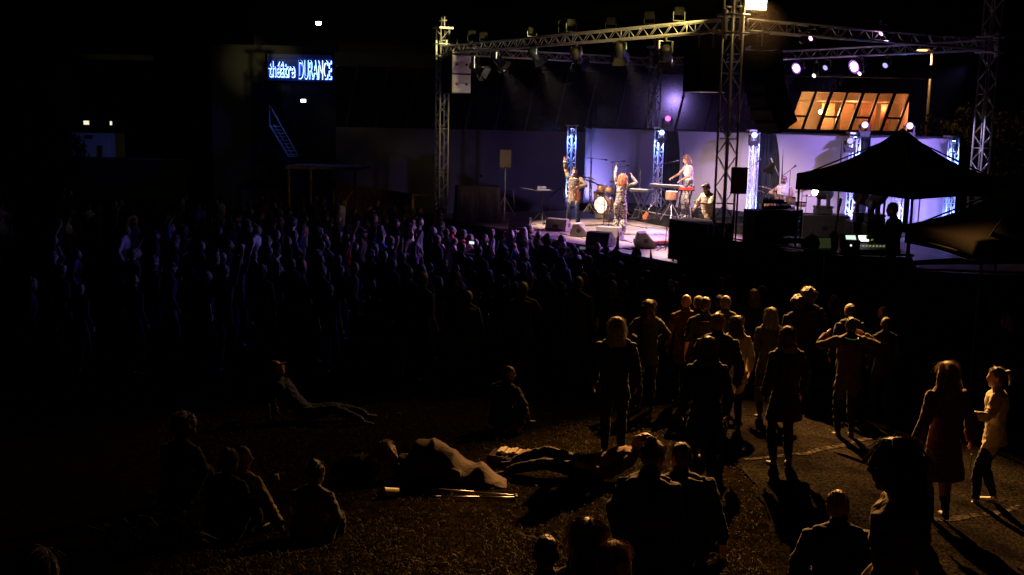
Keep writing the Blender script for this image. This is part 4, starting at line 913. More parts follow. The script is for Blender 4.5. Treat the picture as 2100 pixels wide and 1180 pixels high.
# keyboards
def x_stand(b, h, w, dpt=.3):
    for s in (-1, 1):
        tube(b, [(-w / 2, s * dpt / 2, .02), (w / 2, s * dpt / 2, h)], .02, 6); tube(b, [(w / 2, s * dpt / 2 + .04, .02), (-w / 2, s * dpt / 2 + .04, h)], .02, 6)
    for x, z in ((-w / 2, .02), (w / 2, .02), (-w / 2, h), (w / 2, h)): tube(b, [(x, -dpt / 2 - .1, z), (x, dpt / 2 + .1, z)], .018, 6)
def keyboard(label, p, rz, L, m, h, st_=True, lift=0):
    t = thing('keyboard', label, 'keyboard', p, rz, 'stage keyboards'); b = NB(); box(b, (0, 0, h + .045), (L, .30, .085)); obj('body', b, m, t, bevel=.012)
    b = NB(); n = int(L / .0235) - 3
    for k in range(n): box(b, ((k - n / 2 + .5) * .0235, -.075, h + .092), (.0215, .14, .014))
    obj('white_keys', b, drum_white, t); b = NB()
    for k in range(n):
        if k % 7 not in (2, 6): box(b, ((k - n / 2 + 1) * .0235, -.045, h + .103), (.012, .085, .016))
    obj('black_keys', b, black, t); b = NB()
    for k in range(8): lathe(b, [(.01, 0), (.009, .018)], 8, (L * (.1 + .05 * k) - L * .3, .09, h + .088))
    obj('knob', b, chrome, t)
    if st_: b = NB(); x_stand(b, h, L * .62); obj('stand', b, black_metal, t)
    return t
kp = aty(1368, 430, 33.0); kp.z = RZK; KR = face_to((0, 0), (e2.x, e2.y))
keyboard('black keyboard at the player in the white top', kp, BACKW + .35, 1.15, black, .93)
kr = aty(1402, 430, 32.6); kr.z = RZK; keyboard('bright red keyboard beside the black one', kr, BACKW - .35, .62, red_plastic, .90)
kx = aty(1314, 428, 33.8); kx.z = RZL + .01; keyboard('black synthesizer on a crossed stand between the drum kit and the keyboard riser', kx, BACKW + .3, .72, black, .82)
pd = thing('percussion_stand', 'chrome tripod of pads and pedals under the keyboards', 'stand', aty(1376, 436, 32.4).xy.to_3d() + V((0, 0, RZK))); b = NB()
for k in range(3): tube(b, [(0, 0, .55), (.34 * math.cos(k * 2.1 + .4), .34 * math.sin(k * 2.1 + .4), .01)], .014, 6)
tube(b, [(0, 0, .4), (0, 0, .82)], .016, 6); obj('tripod', b, chrome, pd); b = NB(); lathe(b, [(.17, .62), (.18, .64), (.18, .84), (.17, .86)], 18); obj('drum', b, drum_shell, pd, True); b = NB(); lathe(b, [(.17, .861), (.17, .866)], 18); obj('drum_head', b, drum_white, pd)
cl = thing('clarinet', 'dark clarinet upright on a peg left of the keyboards', 'wind instrument', aty(1312, 392, 34.3)); b = NB(); lathe(b, [(.05, 0), (.03, .05), (.016, .12), (.014, .45), (.018, .52), (.010, .6), (.006, .66)], 10); obj('body', b, black, cl, True); b = NB(); [lathe(b, [(.02, .12 + .07 * k), (.02, .135 + .07 * k)], 8) for k in range(6)]; obj('key', b, chrome, cl); b = NB(); tube(b, [(0, 0, 0), (0, 0, RZL - cl.location.z)], .01, 6); obj('peg', b, black_metal, cl)
def guitar_mesh(parent, m, L=1.0, bass=False, headm=None):
    """local: neck along +x, strings up +z"""
    b = NB(); pts = []
    for k in range(40):
        a = 2 * math.pi * k / 40; r = .17 + .035 * math.cos(2 * a) + (.02 * math.cos(3 * a)); pts.append(V((-.12 + r * 1.25 * math.cos(a), r * .95 * math.sin(a), -.022)))
    prism(b, pts, (0, 0, .044)); obj('body', b, m, parent, bevel=.008)
    b = NB(); tube(b, [(.05, 0, .03), (.72, 0, .03)], (.022, .014), 8, Y_); obj('neck', b, wood_m, parent); b = NB(); prism(b, [(.72, -.025, .02), (.90, -.045, .02), (.93, .03, .02), (.72, .025, .02)], (0, 0, .018)); obj('headstock', b, headm or wood_m, parent)
    b = NB()
    for k in range(4): tube(b, [(-.2, -.015 + .01 * k, .05), (.75, -.012 + .008 * k, .047)], .0015, 4)
    obj('strings', b, chrome, parent); b = NB()
    for k in range(4): lathe(b, [(.009, 0), (.009, .03)], 6, (.76 + .04 * k, .035, .03), Y_)
    box(b, (-.2, 0, .035), (.03, .09, .02)); box(b, (-.06, 0, .03), (.04, .09, .015)); obj('hardware', b, chrome, parent)
gs = thing('guitar', 'small reddish guitar leaning on a stand left of the keyboard riser', 'guitar', aty(1326, 424, 33.4)); gs.rotation_euler = (R(70), R(-62), R(20)); guitar_mesh(gs, violin_m); gs.scale = (.48, .48, .48); gs.location.z = RZL + .2
# tablet stand at the left
ps = thing('laptop_stand', 'thin tripod stand carrying a lit tablet and a small box at stage left', 'stand', st(1110, 460), .35); b = NB(); tube(b, [(0, 0, .3), (0, 0, 1.02)], .02, 8); [tube(b, [(0, 0, .42), (.36 * math.cos(k * 2.1 + .3), .36 * math.sin(k * 2.1 + .3), .012)], .013, 6) for k in range(3)]; obj('tripod', b, black_metal, ps); b = NB(); box(b, (0, 0, 1.035), (.62, .36, .025)); obj('tray', b, black_metal, ps, bevel=.005); b = NB(); tube(b, [(-.3, 0, 1.06), (-.72, .02, 1.13)], .01, 6); obj('rod', b, steel, ps)
tb = thing('tablet', 'pale lit tablet lying on the thin tripod stand', 'tablet', V(ps.location) + V((.06, 0, 1.05)), .35); b = NB(); box(b, (0, 0, .006), (.42, .26, .012)); obj('case', b, steel, tb, bevel=.003); b = NB(); box(b, (0, 0, .0145), (.39, .23, .003)); obj('screen', b, emit('tablet_screen', (.8, .7, 1), .5), tb)
bx2 = thing('effects_box', 'small grey box on the tablet stand tray', 'box', V(ps.location) + V((.0, .13, 1.065)), .35); b = NB(); box(b, (0, 0, .05), (.26, .12, .08)); obj('case', b, CL['grey'], bx2, bevel=.01); b = NB(); [lathe(b, [(.012, .09), (.01, .105)], 8, (-.08 + .08 * k, 0, 0)) for k in range(3)]; obj('knob', b, chrome, bx2)
# speaker on pole and covered table
sp = thing('pole_speaker', 'grey loudspeaker on a tripod pole at the left of the stage', 'loudspeaker', st(1034, 453)); b = NB(); tube(b, [(0, 0, .1), (0, 0, 1.55)], .022, 8); [tube(b, [(0, 0, .75), (.5 * math.cos(k * 2.1 - .5), .5 * math.sin(k * 2.1 - .5), .015)], .016, 6) for k in range(3)]; obj('tripod', b, alu, sp); zt = aty(1034, 306, sp.location.y).z - SZ; zb = aty(1034, 345, sp.location.y).z - SZ
b = NB(); prism(b, [V((-.19, -.16, zb)), V((.19, -.16, zb)), V((.13, .2, zb)), V((-.13, .2, zb))], (0, 0, zt - zb)); obj('cabinet', b, mat('grey_speaker', (.10, .10, .10), .6, 0, .1, 30), sp, bevel=.02); b = NB(); box(b, (0, -.168, (zt + zb) / 2), (.35, .012, zt - zb - .05)); obj('grille', b, wedge_m, sp); b = NB(); box(b, (.02, -.177, zb + .06), (.035, .006, .03)); obj('badge', b, chrome, sp); b = NB(); tube(b, [(0, 0, 1.5), (0, 0, zb)], .018, 8); obj('pole', b, steel, sp)
tt = thing('covered_table', 'table fully covered with a dark purple cloth at stage left', 'table', st(978, 455)); zt = 1.12; b = NB(); q = random.Random(5); ring = []
for lv, zz in enumerate((zt, zt - .02, zt * .5, .01)):
    r = []
    for k in range(48):
        a = 2 * math.pi * k / 48; ex = .66 * max(-1, min(1, 1.35 * math.cos(a))); ey = .42 * max(-1, min(1, 1.35 * math.sin(a))); f_ = 1 + (lv > 0) * .012 + (lv - 1 if lv > 1 else 0) * (.035 + .04 * math.sin(a * 9 + .6) * math.sin(a * 3)); r.append(b.verts.new((ex * f_, ey * f_, zz)))
    ring.append(r)
for A, B_ in zip(ring, ring[1:]):
    for k in range(48): b.faces.new((A[k], A[(k + 1) % 48], B_[(k + 1) % 48], B_[k]))
b.faces.new(ring[0]); obj('tablecloth', b, mat('purple_cloth', (.055, .045, .06), .8, 0, .2, 6, .2, 12), tt); tt.rotation_euler.z = .15
mx_ = thing('small_lamp', 'small black gooseneck lamp standing on the covered table', 'lamp', V(tt.location) + V((.02, 0, zt))); b = NB(); lathe(b, [(.05, 0), (.05, .02), (.012, .03), (.012, .1)], 10); tube(b, [(0, 0, .1), (.0, 0, .26), (.05, 0, .33)], .009, 6); obj('stem', b, black_metal, mx_); b = NB(); lathe(b, [(.02, 0), (.035, .07)], 10, (.05, 0, .33), (1, 0, -.6)); obj('shade', b, chrome, mx_)
# hand rails at the stage steps
def rail(label, pts):
    t = thing('hand_rail', label, 'handrail', pts[0], 0, 'hand rails at the stage steps'); o = V(pts[0]); b = NB(); tube(b, [V(p) - o for p in pts], .022, 8); obj('tube', b, alu, t, True)
def up_(x, y0, Y, x1, y1, Y1): pass
for x0, yb, x1, y1, x2, lab in ((1055, 431, 1053, 389, 1029, 'bent steel hand rail right of the pole speaker'), (1158, 431, 1156, 386, 1129, 'right steel hand rail behind the violinist')):
    a = st(x0, yb); tp = aty(x1, y1 + 4, a.y); tp2 = aty(x1 - 3, y1, a.y + .05); e = aty(x2, y1 + 17, a.y + 1.3); rail(lab, [a, tp, tp2, aty(x1 - 8, y1 + 1, a.y + .2), e, V((e.x, e.y, 0))])
# microphone stands
def ms(label, x, yb, Y, yt, b0=None, b1=None, zb=SZ, mic=True):
    p = aty(x, yb, Y); top = aty(x, yt, Y); p = V((top.x, top.y, zb)); h = top.z - zb; bo = None
    if b0: bo = (aty(b0[0], b0[1], Y - .1) - top, aty(b1[0], b1[1], Y + .1) - top)
    return mic_stand(label, p, h, bo, mic)
ms('overhead boom microphone stand left of the left drum kit', 1214, 400, 35.4, 323, (1203, 324), (1240, 328), RZL); ms('boom microphone stand above the left drum kit', 1257, 410, 35.2, 332, (1252, 333), (1277, 331), RZL); ms('boom microphone stand right of the left drum kit', 1283, 410, 35, 341, (1267, 345), (1286, 340), RZL)
ms('straight microphone stand in front of the singer', 1241, 465, 31.2, 375, None, None); ms('boom microphone stand reaching to the keyboard player\'s mouth', 1350, 430, 33.4, 339, (1344, 340), (1386, 331), RZK); ms('boom microphone stand at the right front edge of the stage', 1367, 500, 28.0, 465, (1374, 484), (1350, 424), SZ, False); ms('low microphone stand leaning to the white box', 1250, 447, 33.6, 425, (1225, 416), (1254, 427)); ms('boom microphone stand left of the drummer in white', 1552, 400, 32.4, 334, (1533, 348), (1556, 330), SZ + .26); ms('boom microphone stand right of the drummer in white', 1621, 410, 32.8, 350, (1604, 362), (1628, 343), SZ + .26)
mst = thing('music_stand', 'black tilted music stand plate left of the drummer\'s head', 'music stand', (0, 0, 0)); pm = aty(1577, 345, 29.0); mst.location = (pm.x, pm.y, SZ); h = pm.z - SZ; b = NB(); prism(b, [V((-.2, -.02, h - .10)), V((.14, -.02, h - .17)), V((.16, .03, h + .17)), V((-.0, .05, h + .1))], (0, .012, 0)); obj('desk', b, black, mst); b = NB(); tube(b, [(.05, .02, h - .05), (.17, .02, h - .5), (.2, .02, .03)], .014, 6); [tube(b, [(.2, .02, .2), (.2 + .25 * math.cos(k * 2.1), .25 * math.sin(k * 2.1), .012)], .01, 5) for k in range(3)]; obj('pole', b, black_metal, mst)
# cases, racks and side fill on the right
def case(label, p, size, rz, m=case_m, name='flight_case', cat='flight case', wheels=True):
    t = thing(name, label, cat, p, rz, 'flight cases'); w_, d_, h_ = size; b = NB(); box(b, (0, 0, h_ / 2 + .06), (w_, d_, h_)); obj('shell', b, m, t, bevel=.008); b = NB()
    for z in (.06, h_ + .06):
        for y in (-1, 1): box(b, (0, y * d_ / 2, z), (w_ + .02, .025, .025))
        for x in (-1, 1): box(b, (x * w_ / 2, 0, z), (.025, d_ + .02, .025))
    for x in (-1, 1):
        for y in (-1, 1): box(b, (x * w_ / 2, y * d_ / 2, h_ / 2 + .06), (.024, .024, h_))
    obj('edge_trim', b, steel, t); b = NB(); box(b, (0, -d_ / 2 - .006, h_ * .55), (.14, .02, .1)); obj('latch', b, chrome, t)
    if wheels:
        for x in (-1, 1):
            for y in (-1, 1): b = NB(); lathe(b, [(.03, -.012), (.03, .012)], 10, (x * (w_ / 2 - .08), y * (d_ / 2 - .08), .03), X_); obj('wheel', b, black, t)
    return t
pc0, pc1 = V((3.83, 26.1, SZ)), V((4.6, 24.9, SZ)); case('long black covered case on the stage edge left of the near tower', (pc0 + pc1) / 2 + e2 * .1, (1.35, .7, .92), math.atan2(e1.y, e1.x), black_cloth)
b_ = aty(1560, 500, 24.0); t1 = case('black flight case on the platform right of the near tower', (b_.x, b_.y, SZ), (.75, .6, .48), .25); r1 = thing('amplifier_rack', 'tall black amplifier rack on the flight case right of the near tower', 'equipment rack', (b_.x, b_.y, SZ + .56), .25); b = NB(); box(b, (0, 0, .42), (.62, .56, .84)); obj('shell', b, black, r1, bevel=.01); b = NB(); box(b, (.24, -.2, .9), (.5, .3, .05), Matrix.Rotation(-.2, 3, 'X')); obj('lid', b, black_cloth, r1)
b = NB(); [box(b, (0, -.285, .1 + .09 * k), (.5, .01, .07)) for k in range(8)]; obj('rack_unit', b, black_metal, r1)
b_ = aty(1612, 470, 25.2); t2 = case('black flight case standing left of the canopy pole', (b_.x, b_.y, SZ), (.7, .6, .62), .1); r2_ = thing('amplifier_rack', 'open black rack of lit units left of the canopy pole', 'equipment rack', (b_.x, b_.y, SZ + .70), -.5); b = NB(); box(b, (-.16, 0, .3), (.28, .5, .6)); box(b, (0, .22, .3), (.6, .04, .6)); box(b, (0, 0, .61), (.6, .5, .02)); obj('shell', b, black, r2_); b = NB(); [box(b, (.14, -.1, .07 + .1 * k), (.3, .4, .06)) for k in range(5)]; obj('rack_unit', b, steel, r2_)
kt_ = thing('device_shelf', 'small shelf of cabled devices beside the tall amplifier rack', 'equipment rack', (aty(1583, 415, 24.6)), .1); b = NB(); box(b, (0, 0, 0), (.55, .45, .03)); tube(b, [(-.2, 0, 0), (-.2, 0, SZ - kt_.location.z)], .025, 6); tube(b, [(.2, 0, 0), (.2, 0, SZ - kt_.location.z)], .025, 6); obj('shelf', b, black_metal, kt_); b = NB(); [box(b, (-.16 + .16 * k, -.05, .045), (.13, .2, .05)) for k in range(3)]; obj('device', b, steel, kt_); b = NB(); q = random.Random(8)
for k in range(7): a = V((q.uniform(-.25, .25), -.2, .05)); tube(b, [a, a + V((q.uniform(-.1, .1), -.1, .08)), a + V((q.uniform(-.2, .2), -.12, -.25)), a + V((q.uniform(-.2, .2), -.1, -.7))], .008, 5)
obj('cable', b, cable_m, kt_)
sf = thing('pole_speaker', 'black loudspeaker on a pole just right of the near tower', 'loudspeaker', (0, 0, 0)); pf = aty(1513, 397, 23.7); sf.location = (pf.x, pf.y, SZ); hz = pf.z - SZ; b = NB(); prism(b, [V((-.19, -.15, hz)), V((.15, -.19, hz)), V((.19, .17, hz)), V((-.1, .2, hz))], (0, 0, .55)); obj('cabinet', b, black, sf, bevel=.02); b = NB(); prism(b, [V((-.18, -.158, hz + .03)), V((.14, -.197, hz + .03)), V((.14, -.205, hz + .03)), V((-.18, -.166, hz + .03))], (0, 0, .49)); obj('grille', b, black_metal, sf); b = NB(); tube(b, [(0, 0, .02), (0, 0, hz)], .02, 8); [tube(b, [(0, 0, .5), (.35 * math.cos(k * 2.1), .35 * math.sin(k * 2.1), .02)], .014, 6) for k in range(3)]; obj('tripod', b, black_metal, sf)
# beam lights on cases before the right cloth
bw = mat('light_body', (.06, .06, .07), .4, 0, .2, 20)
def big_head(label, x, y, Y, aim, lens, e=0):
    p = aty(x, y, Y); t = thing('beam_light', label, 'stage light', p, 0, 'large beam lights'); d = V(aim).normalized(); _, xx, yy = frame(d, Z_.cross(d)); b = NB(); lathe(b, [(.10, -.26), (.17, -.2), (.19, .05), (.17, .24), (.15, .3)], 18, (0, 0, 0), d); obj('head', b, bw, t, True); b = NB(); lathe(b, [(.13, .301), (.13, .31), (.05, .32)], 18, (0, 0, 0), d); obj('lens', b, lens, t)
    b = NB(); [tube(b, [xx * s * .22, xx * s * .22 - Z_ * .38], (.06, .03), 6) for s in (-1, 1)]; box(b, (0, 0, -.40), (.5, .3, .07)); obj('yoke', b, bw, t); b = NB(); box(b, (0, 0, -.52), (.46, .4, .16)); obj('base', b, bw, t, bevel=.02); return p, t
beam_l = emit('beam_lens', (1, .93, .68), 30)
bp1, bt1 = big_head('large moving beam light on a case left of the sound desk, beaming pale yellow', 1690, 396, 31.5, (-.95, -.35, .18), beam_l); bp2, bt2 = big_head('large moving beam light behind the mixing desk', 1772, 408, 30.0, (-.8, -.5, .3), lens_off); bp3, bt3 = big_head('large dark beam light left of the technician', 1796, 411, 29.5, (.5, -.4, .6), lens_off)
for p, lab, w_ in ((bp1, 'wide case under the pale yellow beam light', 1.3), (bp2, 'case under the beam light behind the mixing desk', .7), (bp3, 'case under the dark beam light left of the technician', .6)): case('dark ' + lab, (p.x, p.y, SZ), (w_, .7, p.z - SZ - .67), 0, case_m)
# sound desk
DY = 21.6; def_ = aty(1775, 462, DY); tz = 2.28
dk = thing('desk_table', 'black table under the mixing desk', 'table', (def_.x, DY, SZ), -.02); b = NB(); box(b, (-.35, 0, tz - SZ - .03), (2.4, .8, .04)); obj('tabletop', b, black, dk, bevel=.004); b = NB(); box(b, (-.35, -.38, (tz - SZ) / 2 - .03), (2.36, .012, tz - SZ - .08)); obj('front_cloth', b, black_cloth, dk)
for x in (-1.5, .8):
    for y in (-.33, .33): b = NB(); tube(b, [(x, y, 0), (x, y, tz - SZ - .05)], .02, 6); obj('leg', b, steel, dk)
mxk = thing('mixing_desk', 'mixing desk with lit screens and glowing fader rows', 'mixing desk', (def_.x + .05, DY, tz), .12); b = NB(); prism(b, [V((-.42, -.3, .0)), V((-.42, .3, 0)), V((-.42, .34, .3)), V((-.42, .22, .31)), V((-.42, .1, .13)), V((-.42, -.3, .05))], (.84, 0, 0)); obj('console', b, black, mxk, bevel=.008)
scr = emit('desk_screen', (.72, .95, .75), 1.1); a0, a1 = V((0, .108, .137)), V((0, .214, .301)); uu = (a1 - a0).normalized(); nn = V((0, -uu.z, uu.y)); nn = nn if nn.y < 0 else -nn
for x0, x1, m in ((-.36, -.16, scr), (-.10, .10, emit('desk_screen_bright', (.9, 1, .92), 1.6))): b = NB(); prism(b, [V((x0, 0, 0)) + a0 + uu * .03, V((x1, 0, 0)) + a0 + uu * .03, V((x1, 0, 0)) + a0 + uu * .16, V((x0, 0, 0)) + a0 + uu * .16], nn * .006); obj('screen', b, m, mxk)
b = NB(); [box(b, V((x, 0, 0)) + a0 + uu * (.06 + .035 * (k % 3)) + nn * .004, (.02, .008, .014)) for k, x in enumerate((.17, .20, .23, .27, .31, .34))]; obj('meter_led', b, emit('led_green', (.3, 1, .1), 3), mxk)
b = NB(); [box(b, (-.37 + .035 * k, -.05 - .05 * (k % 2), .098 - .012 * (k % 2)), (.012, .04, .014)) for k in range(22)]; obj('fader', b, emit('fader_led', (1, .75, .6), .9), mxk)
lt = thing('laptop', 'open laptop with a dim green screen left of the mixing desk', 'laptop', (aty(1690, 460, DY).x, DY - .05, tz), .1); b = NB(); box(b, (0, -.12, .01), (.34, .24, .018)); obj('keyboard_half', b, black, lt, bevel=.004); b = NB(); box(b, (0, .03, .13), (.34, .012, .23), Matrix.Rotation(-.25, 3, 'X')); obj('lid', b, black, lt); b = NB(); box(b, (0, .021, .13), (.31, .004, .2), Matrix.Rotation(-.25, 3, 'X')); obj('screen', b, emit('laptop_screen', (.12, .16, .06), .14), lt)
lt2 = thing('laptop', 'dark closed-backed laptop with a small white dot on its lid', 'laptop', (aty(1738, 462, DY).x, DY - .3, tz), 2.9); b = NB(); box(b, (0, -.12, .01), (.34, .24, .018)); obj('keyboard_half', b, steel, lt2, bevel=.004); b = NB(); box(b, (0, .03, .13), (.34, .012, .23), Matrix.Rotation(-.25, 3, 'X')); obj('lid', b, mat('laptop_lid', (.05, .05, .055), .5), lt2); b = NB(); ell(b, (0, .05, .13), (.018, .006, .02)); obj('lid_light', b, emit('lid_glow', (.9, .95, 1), 1.5), lt2)
bg_ = thing('equipment_bag', 'black bag slumped on the desk table left of the laptop', 'bag', (aty(1664, 462, DY).x, DY - .1, tz)); b = NB(); ell(b, (0, 0, .12), (.16, .14, .17), None, 3); ell(b, (-.08, .02, .08), (.12, .12, .1), None, 3); obj('sack', b, black_cloth, bg_, True); b = NB(); tube(b, [(-.1, 0, .24), (0, -.03, .33), (.1, 0, .25)], .014, 6); obj('strap', b, black, bg_)
gg = thing('guitar', 'dark guitar standing upright between the laptop and the mixing desk', 'guitar', (aty(1718, 455, DY).x, DY + .2, tz + .22)); gg.rotation_euler = (R(90), R(-84), R(8)); guitar_mesh(gg, black); gg.scale = (.85, .85, .85)
sr = thing('stage_rack', 'black equipment rack under the left end of the desk table', 'equipment rack', (aty(1650, 520, 23.0).x, 23.0, SZ)); b = NB(); box(b, (0, 0, .38), (.6, .6, .76)); obj('shell', b, black, sr, bevel=.01); b = NB(); [box(b, (0, -.305, .1 + .1 * k), (.5, .012, .08)) for k in range(6)]; obj('rack_unit', b, black_metal, sr); b = NB(); box(b, (.1, -.315, .52), (.018, .006, .018)); obj('indicator', b, emit('led_orange', (1, .4, .05), 6), sr)
pb_ = thing('pedal_board', 'red pedal board on the floor at the right stage edge', 'pedal board', st(1352, 503), .5); b = NB(); box(b, (0, 0, .04), (.7, .34, .05)); obj('board', b, black, pb_, bevel=.006); b = NB(); [box(b, (-.25 + .125 * k, .0, .085), (.09, .15, .05)) for k in range(5)]; obj('pedal', b, red_plastic, pb_, bevel=.006)
q = random.Random(4)
for k, (x0, y0, x1, y1) in enumerate(((1075, 478, 1120, 470), (1150, 480, 1210, 492), (1215, 505, 1300, 512), (1320, 512, 1385, 505), (1275, 495, 1345, 505), (1000, 452, 1100, 462), (1260, 455, 1330, 470))):
    a, c = st(x0, y0), st(x1, y1); b = NB(); n = 14; pts = [a.lerp(c, i / n) + V((q.gauss(0, .06), q.gauss(0, .12), .008 - 0)) for i in range(n + 1)]; tube(b, pts, .009, 6); tag(obj('cable', b, cable_m, None, True), 'black cable lying on the stage floor ' + ('by the dark backed monitor', 'beside the violinist\'s monitor', 'along the stage edge before the black monitor', 'by the red pedal board', 'right of the beige monitor', 'right of the covered table', 'between the drum and keyboard risers')[k], 'cable', 'cables on the stage')
# ------------------------------------------------------------------ musicians
def pattern(name, cols, scale, dist=2.5, kind='NOISE'):
    m = bpy.data.materials.new(name); m.use_nodes = True; n = m.node_tree; b = n.nodes['Principled BSDF']; b.inputs['Roughness'].default_value = .75
    tc = n.nodes.new('ShaderNodeTexCoord'); t = n.nodes.new('ShaderNodeTexNoise'); t.inputs['Scale'].default_value = scale; t.inputs['Detail'].default_value = 3; t.inputs['Distortion'].default_value = dist
    rp = n.nodes.new('ShaderNodeValToRGB'); rp.color_ramp.interpolation = 'CONSTANT'; el = rp.color_ramp.elements
    while len(el) < len(cols): el.new(.5)
    for k, (p, c) in enumerate(cols): el[k].position = p; el[k].color = (*c, 1)
    n.links.new(tc.outputs['Object'], t.inputs['Vector']); n.links.new(t.outputs['Fac'], rp.inputs[0]); n.links.new(rp.outputs[0], b.inputs['Base Color']); return m
gold_shirt = pattern('gold_pattern', [(0, (.02, .02, .04)), (.40, (.50, .30, .07)), (.455, (.03, .05, .09)), (.52, (.10, .17, .20)), (.555, (.60, .40, .14)), (.60, (.02, .02, .03))], 6, 3.5)
camo = pattern('camouflage', [(0, (.03, .03, .03)), (.42, (.32, .30, .27)), (.52, (.08, .08, .075)), (.60, (.45, .42, .38))], 8, 1.5)
jump = pattern('jumpsuit_pattern', [(0, (.02, .022, .02)), (.46, (.50, .46, .36)), (.56, (.05, .05, .045)), (.63, (.40, .36, .28))], 7, 2.2)
spotty = pattern('spotted_shirt', [(0, (.10, .08, .12)), (.36, (.70, .66, .64))], 11, .3)
p = st(1175, 463)
vio, vb = person('man in a gold patterned shirt waving one arm and holding a violin', dict(armR=(.12, .10, .50), hdR=(.0, .1, 1), pnR=(-.2, 1, .1), armL=(.02, .27, -.22), elbL=(1, -.4, -.3), pnL=(-1, .2, 0), curlL=.8, head=(.1, .06, 0), beard=1, slack=.02, cloth=.022, longtop=1, hem=(.16, .20, TOP), flare=.025, footR=(.15, .0, 0), footL=(-.15, .05, 0), spreadR=.5, curlR=.12), p, face_to((0, 0), (-.12, -1)), ('quiff', 'dark'), None, gold_shirt, 'navy', voxel=.008, s=.985, fine=120, seed=3, extra=HAIR['dark'])
vn = thing('violin', 'reddish violin hanging from the hand of the man in the gold shirt', 'violin', aty(1187, 388, 33.70)); vn.rotation_euler = (R(12), R(8), R(-8))
b = NB(); pts = []
for k in range(44):
    a = 2 * math.pi * k / 44; x = .105 * math.sin(a) * (1 - .30 * math.exp(-((math.cos(a)) / .28) ** 2)) * (1.0 if math.cos(a) < 0 else .84); pts.append(V((x, 0, -.20 + .178 * -math.cos(a) * -1)))
prism(b, pts, (0, .035, 0)); obj('body', b, violin_m, vn, bevel=.006); b = NB(); tube(b, [(0, -.012, -.15), (0, -.02, .14)], (.014, .008), 6, X_); obj('fingerboard', b, black, vn); b = NB(); tube(b, [(0, .01, -.03), (0, .012, .15), (0, -.01, .21)], [.014, .012, .016], 8); tube(b, [(-.035, .0, .17), (.035, .0, .17)], .006, 5); obj('neck', b, violin_m, vn, True); b = NB(); [tube(b, [(-.009 + .006 * k, -.026, -.30), (-.009 + .006 * k, -.03, .15)], .001, 3) for k in range(4)]; box(b, (0, -.015, -.225), (.04, .02, .006)); obj('strings', b, chrome, vn)
p = st(1270, 481.5)
person('singer with a cloud of ginger curls in a black and white jumpsuit, both arms up', dict(fem=1, armL=(.10, .14, .49), armR=(.10, .05, .30), elbR=(1, .3, -.6), hdR=(-.4, .3, .6), curlL=.5, curlR=.5, hdL=(.1, .1, 1), sleeve=2, slack=.004, flare=.05, legcloth=.03, footR=(.08, -.02, 0), footL=(-.12, .08, 0), lean=.0, lside=.06, head=(-.2, -.05, 0), longtop=1, headscale=1.0), p, face_to((0, 0), (.30, 1)), ('dread', 'ginger'), skin2_m, jump, jump, voxel=.008, s=.95, fine=260, seed=5)
p = aty(1412, 431, 33.9); p.z = RZK
person('keyboard player with long auburn hair in a white sleeveless top', dict(fem=1, sleeve=0, armR=(.02, .45, -.24), armL=(.05, .40, -.30), elbR=(.6, -.6, -.5), elbL=(.6, -.6, -.5), pnR=(0, 0, -1), pnL=(0, 0, -1), lean=.16, head=(.1, -.22, 0), curlR=.4, curlL=.4, legcloth=.022, footR=(.2, 0, 0), footL=(-.16, .12, 0), cloth=.004), p, face_to((0, 0), (-.95, -.42)), ('long', 'auburn'), None, 'white', camo, white_shoe, voxel=.008, s=1.04, fine=160, seed=7)
p = aty(1448, 500, 27.0); p.z = SZ
gt_o, gb_ = person('bearded bass guitarist in a pale shirt looking down at his instrument', dict(armR=(.02, .26, -.30), armL=(.12, .44, -.12), elbR=(.8, -.5, -.3), elbL=(.6, -.1, -.8), pnR=(-1, 0, -.2), pnL=(0, -.6, .6), sleeve=1, slack=.02, cloth=.022, longtop=1, hem=(.12, .2, TOP), head=(.12, -.5, 0), beard=1, lean=.02, curlL=.8, curlR=.6, footR=(.16, 0, 0), footL=(-.16, .1, 0)), p, face_to((0, 0), (-.9, -.50)), ('quiff', 'dark'), None, 'beige', 'black', voxel=.009, s=1.0, fine=120, seed=9, extra=HAIR['dark'])
bg2 = thing('bass_guitar', 'dark bass guitar held by the man in the pale shirt, green light on its head', 'guitar', (p.x - .20, p.y - .12, SZ + 1.05)); hd = aty(1424, 410, 26.75) - V(bg2.location); bg2.rotation_mode = 'QUATERNION'; fx = hd.normalized(); nz = V((-.5, -.8, .2)); nz = (nz - fx * nz.dot(fx)).normalized(); yx = nz.cross(fx); bg2.rotation_quaternion = Matrix(((fx.x, yx.x, nz.x), (fx.y, yx.y, nz.y), (fx.z, yx.z, nz.z))).to_quaternion(); s_ = min(1.0, hd.length / .85); bg2.scale = (s_, s_, s_)
tun = emit('tuner_green', (.35, 1, .15), 1.2); guitar_mesh(bg2, black, headm=wood_m); b = NB(); box(b, (.86, 0, .055), (.06, .05, .02)); obj('tuner', b, tun, bg2); b = NB(); tube(b, [(-.3, .1, .0), (-.28, .5, -.25), (.05, .55, -.3), (.35, .25, -.12)], (.03, .004), 6); obj('strap', b, black_cloth, bg2)
p = aty(1606, 425, 33.35); p.z = SZ + .26
person('drummer in an open white spotted shirt and dark cap behind the right drum kit', dict(pelvis=(0, 0, .56), footR=(.26, .42, 0), footL=(-.26, .42, 0), kneeR=(.5, 1, .6), kneeL=(-.5, 1, .6), lean=.06, armR=(.08, .34, -.14), armL=(-.04, .40, -.18), elbR=(1, -.3, -.4), elbL=(1, -.3, -.4), sleeve=.5, slack=.035, cloth=.03, neckline=SKIN, head=(.15, .15, 0), curlR=.9, curlL=.9, beard=1), p, face_to((0, 0), (-.45, -1)), ('cap', 'purple'), None, spotty, 'black', voxel=.009, s=1.0, seed=4)
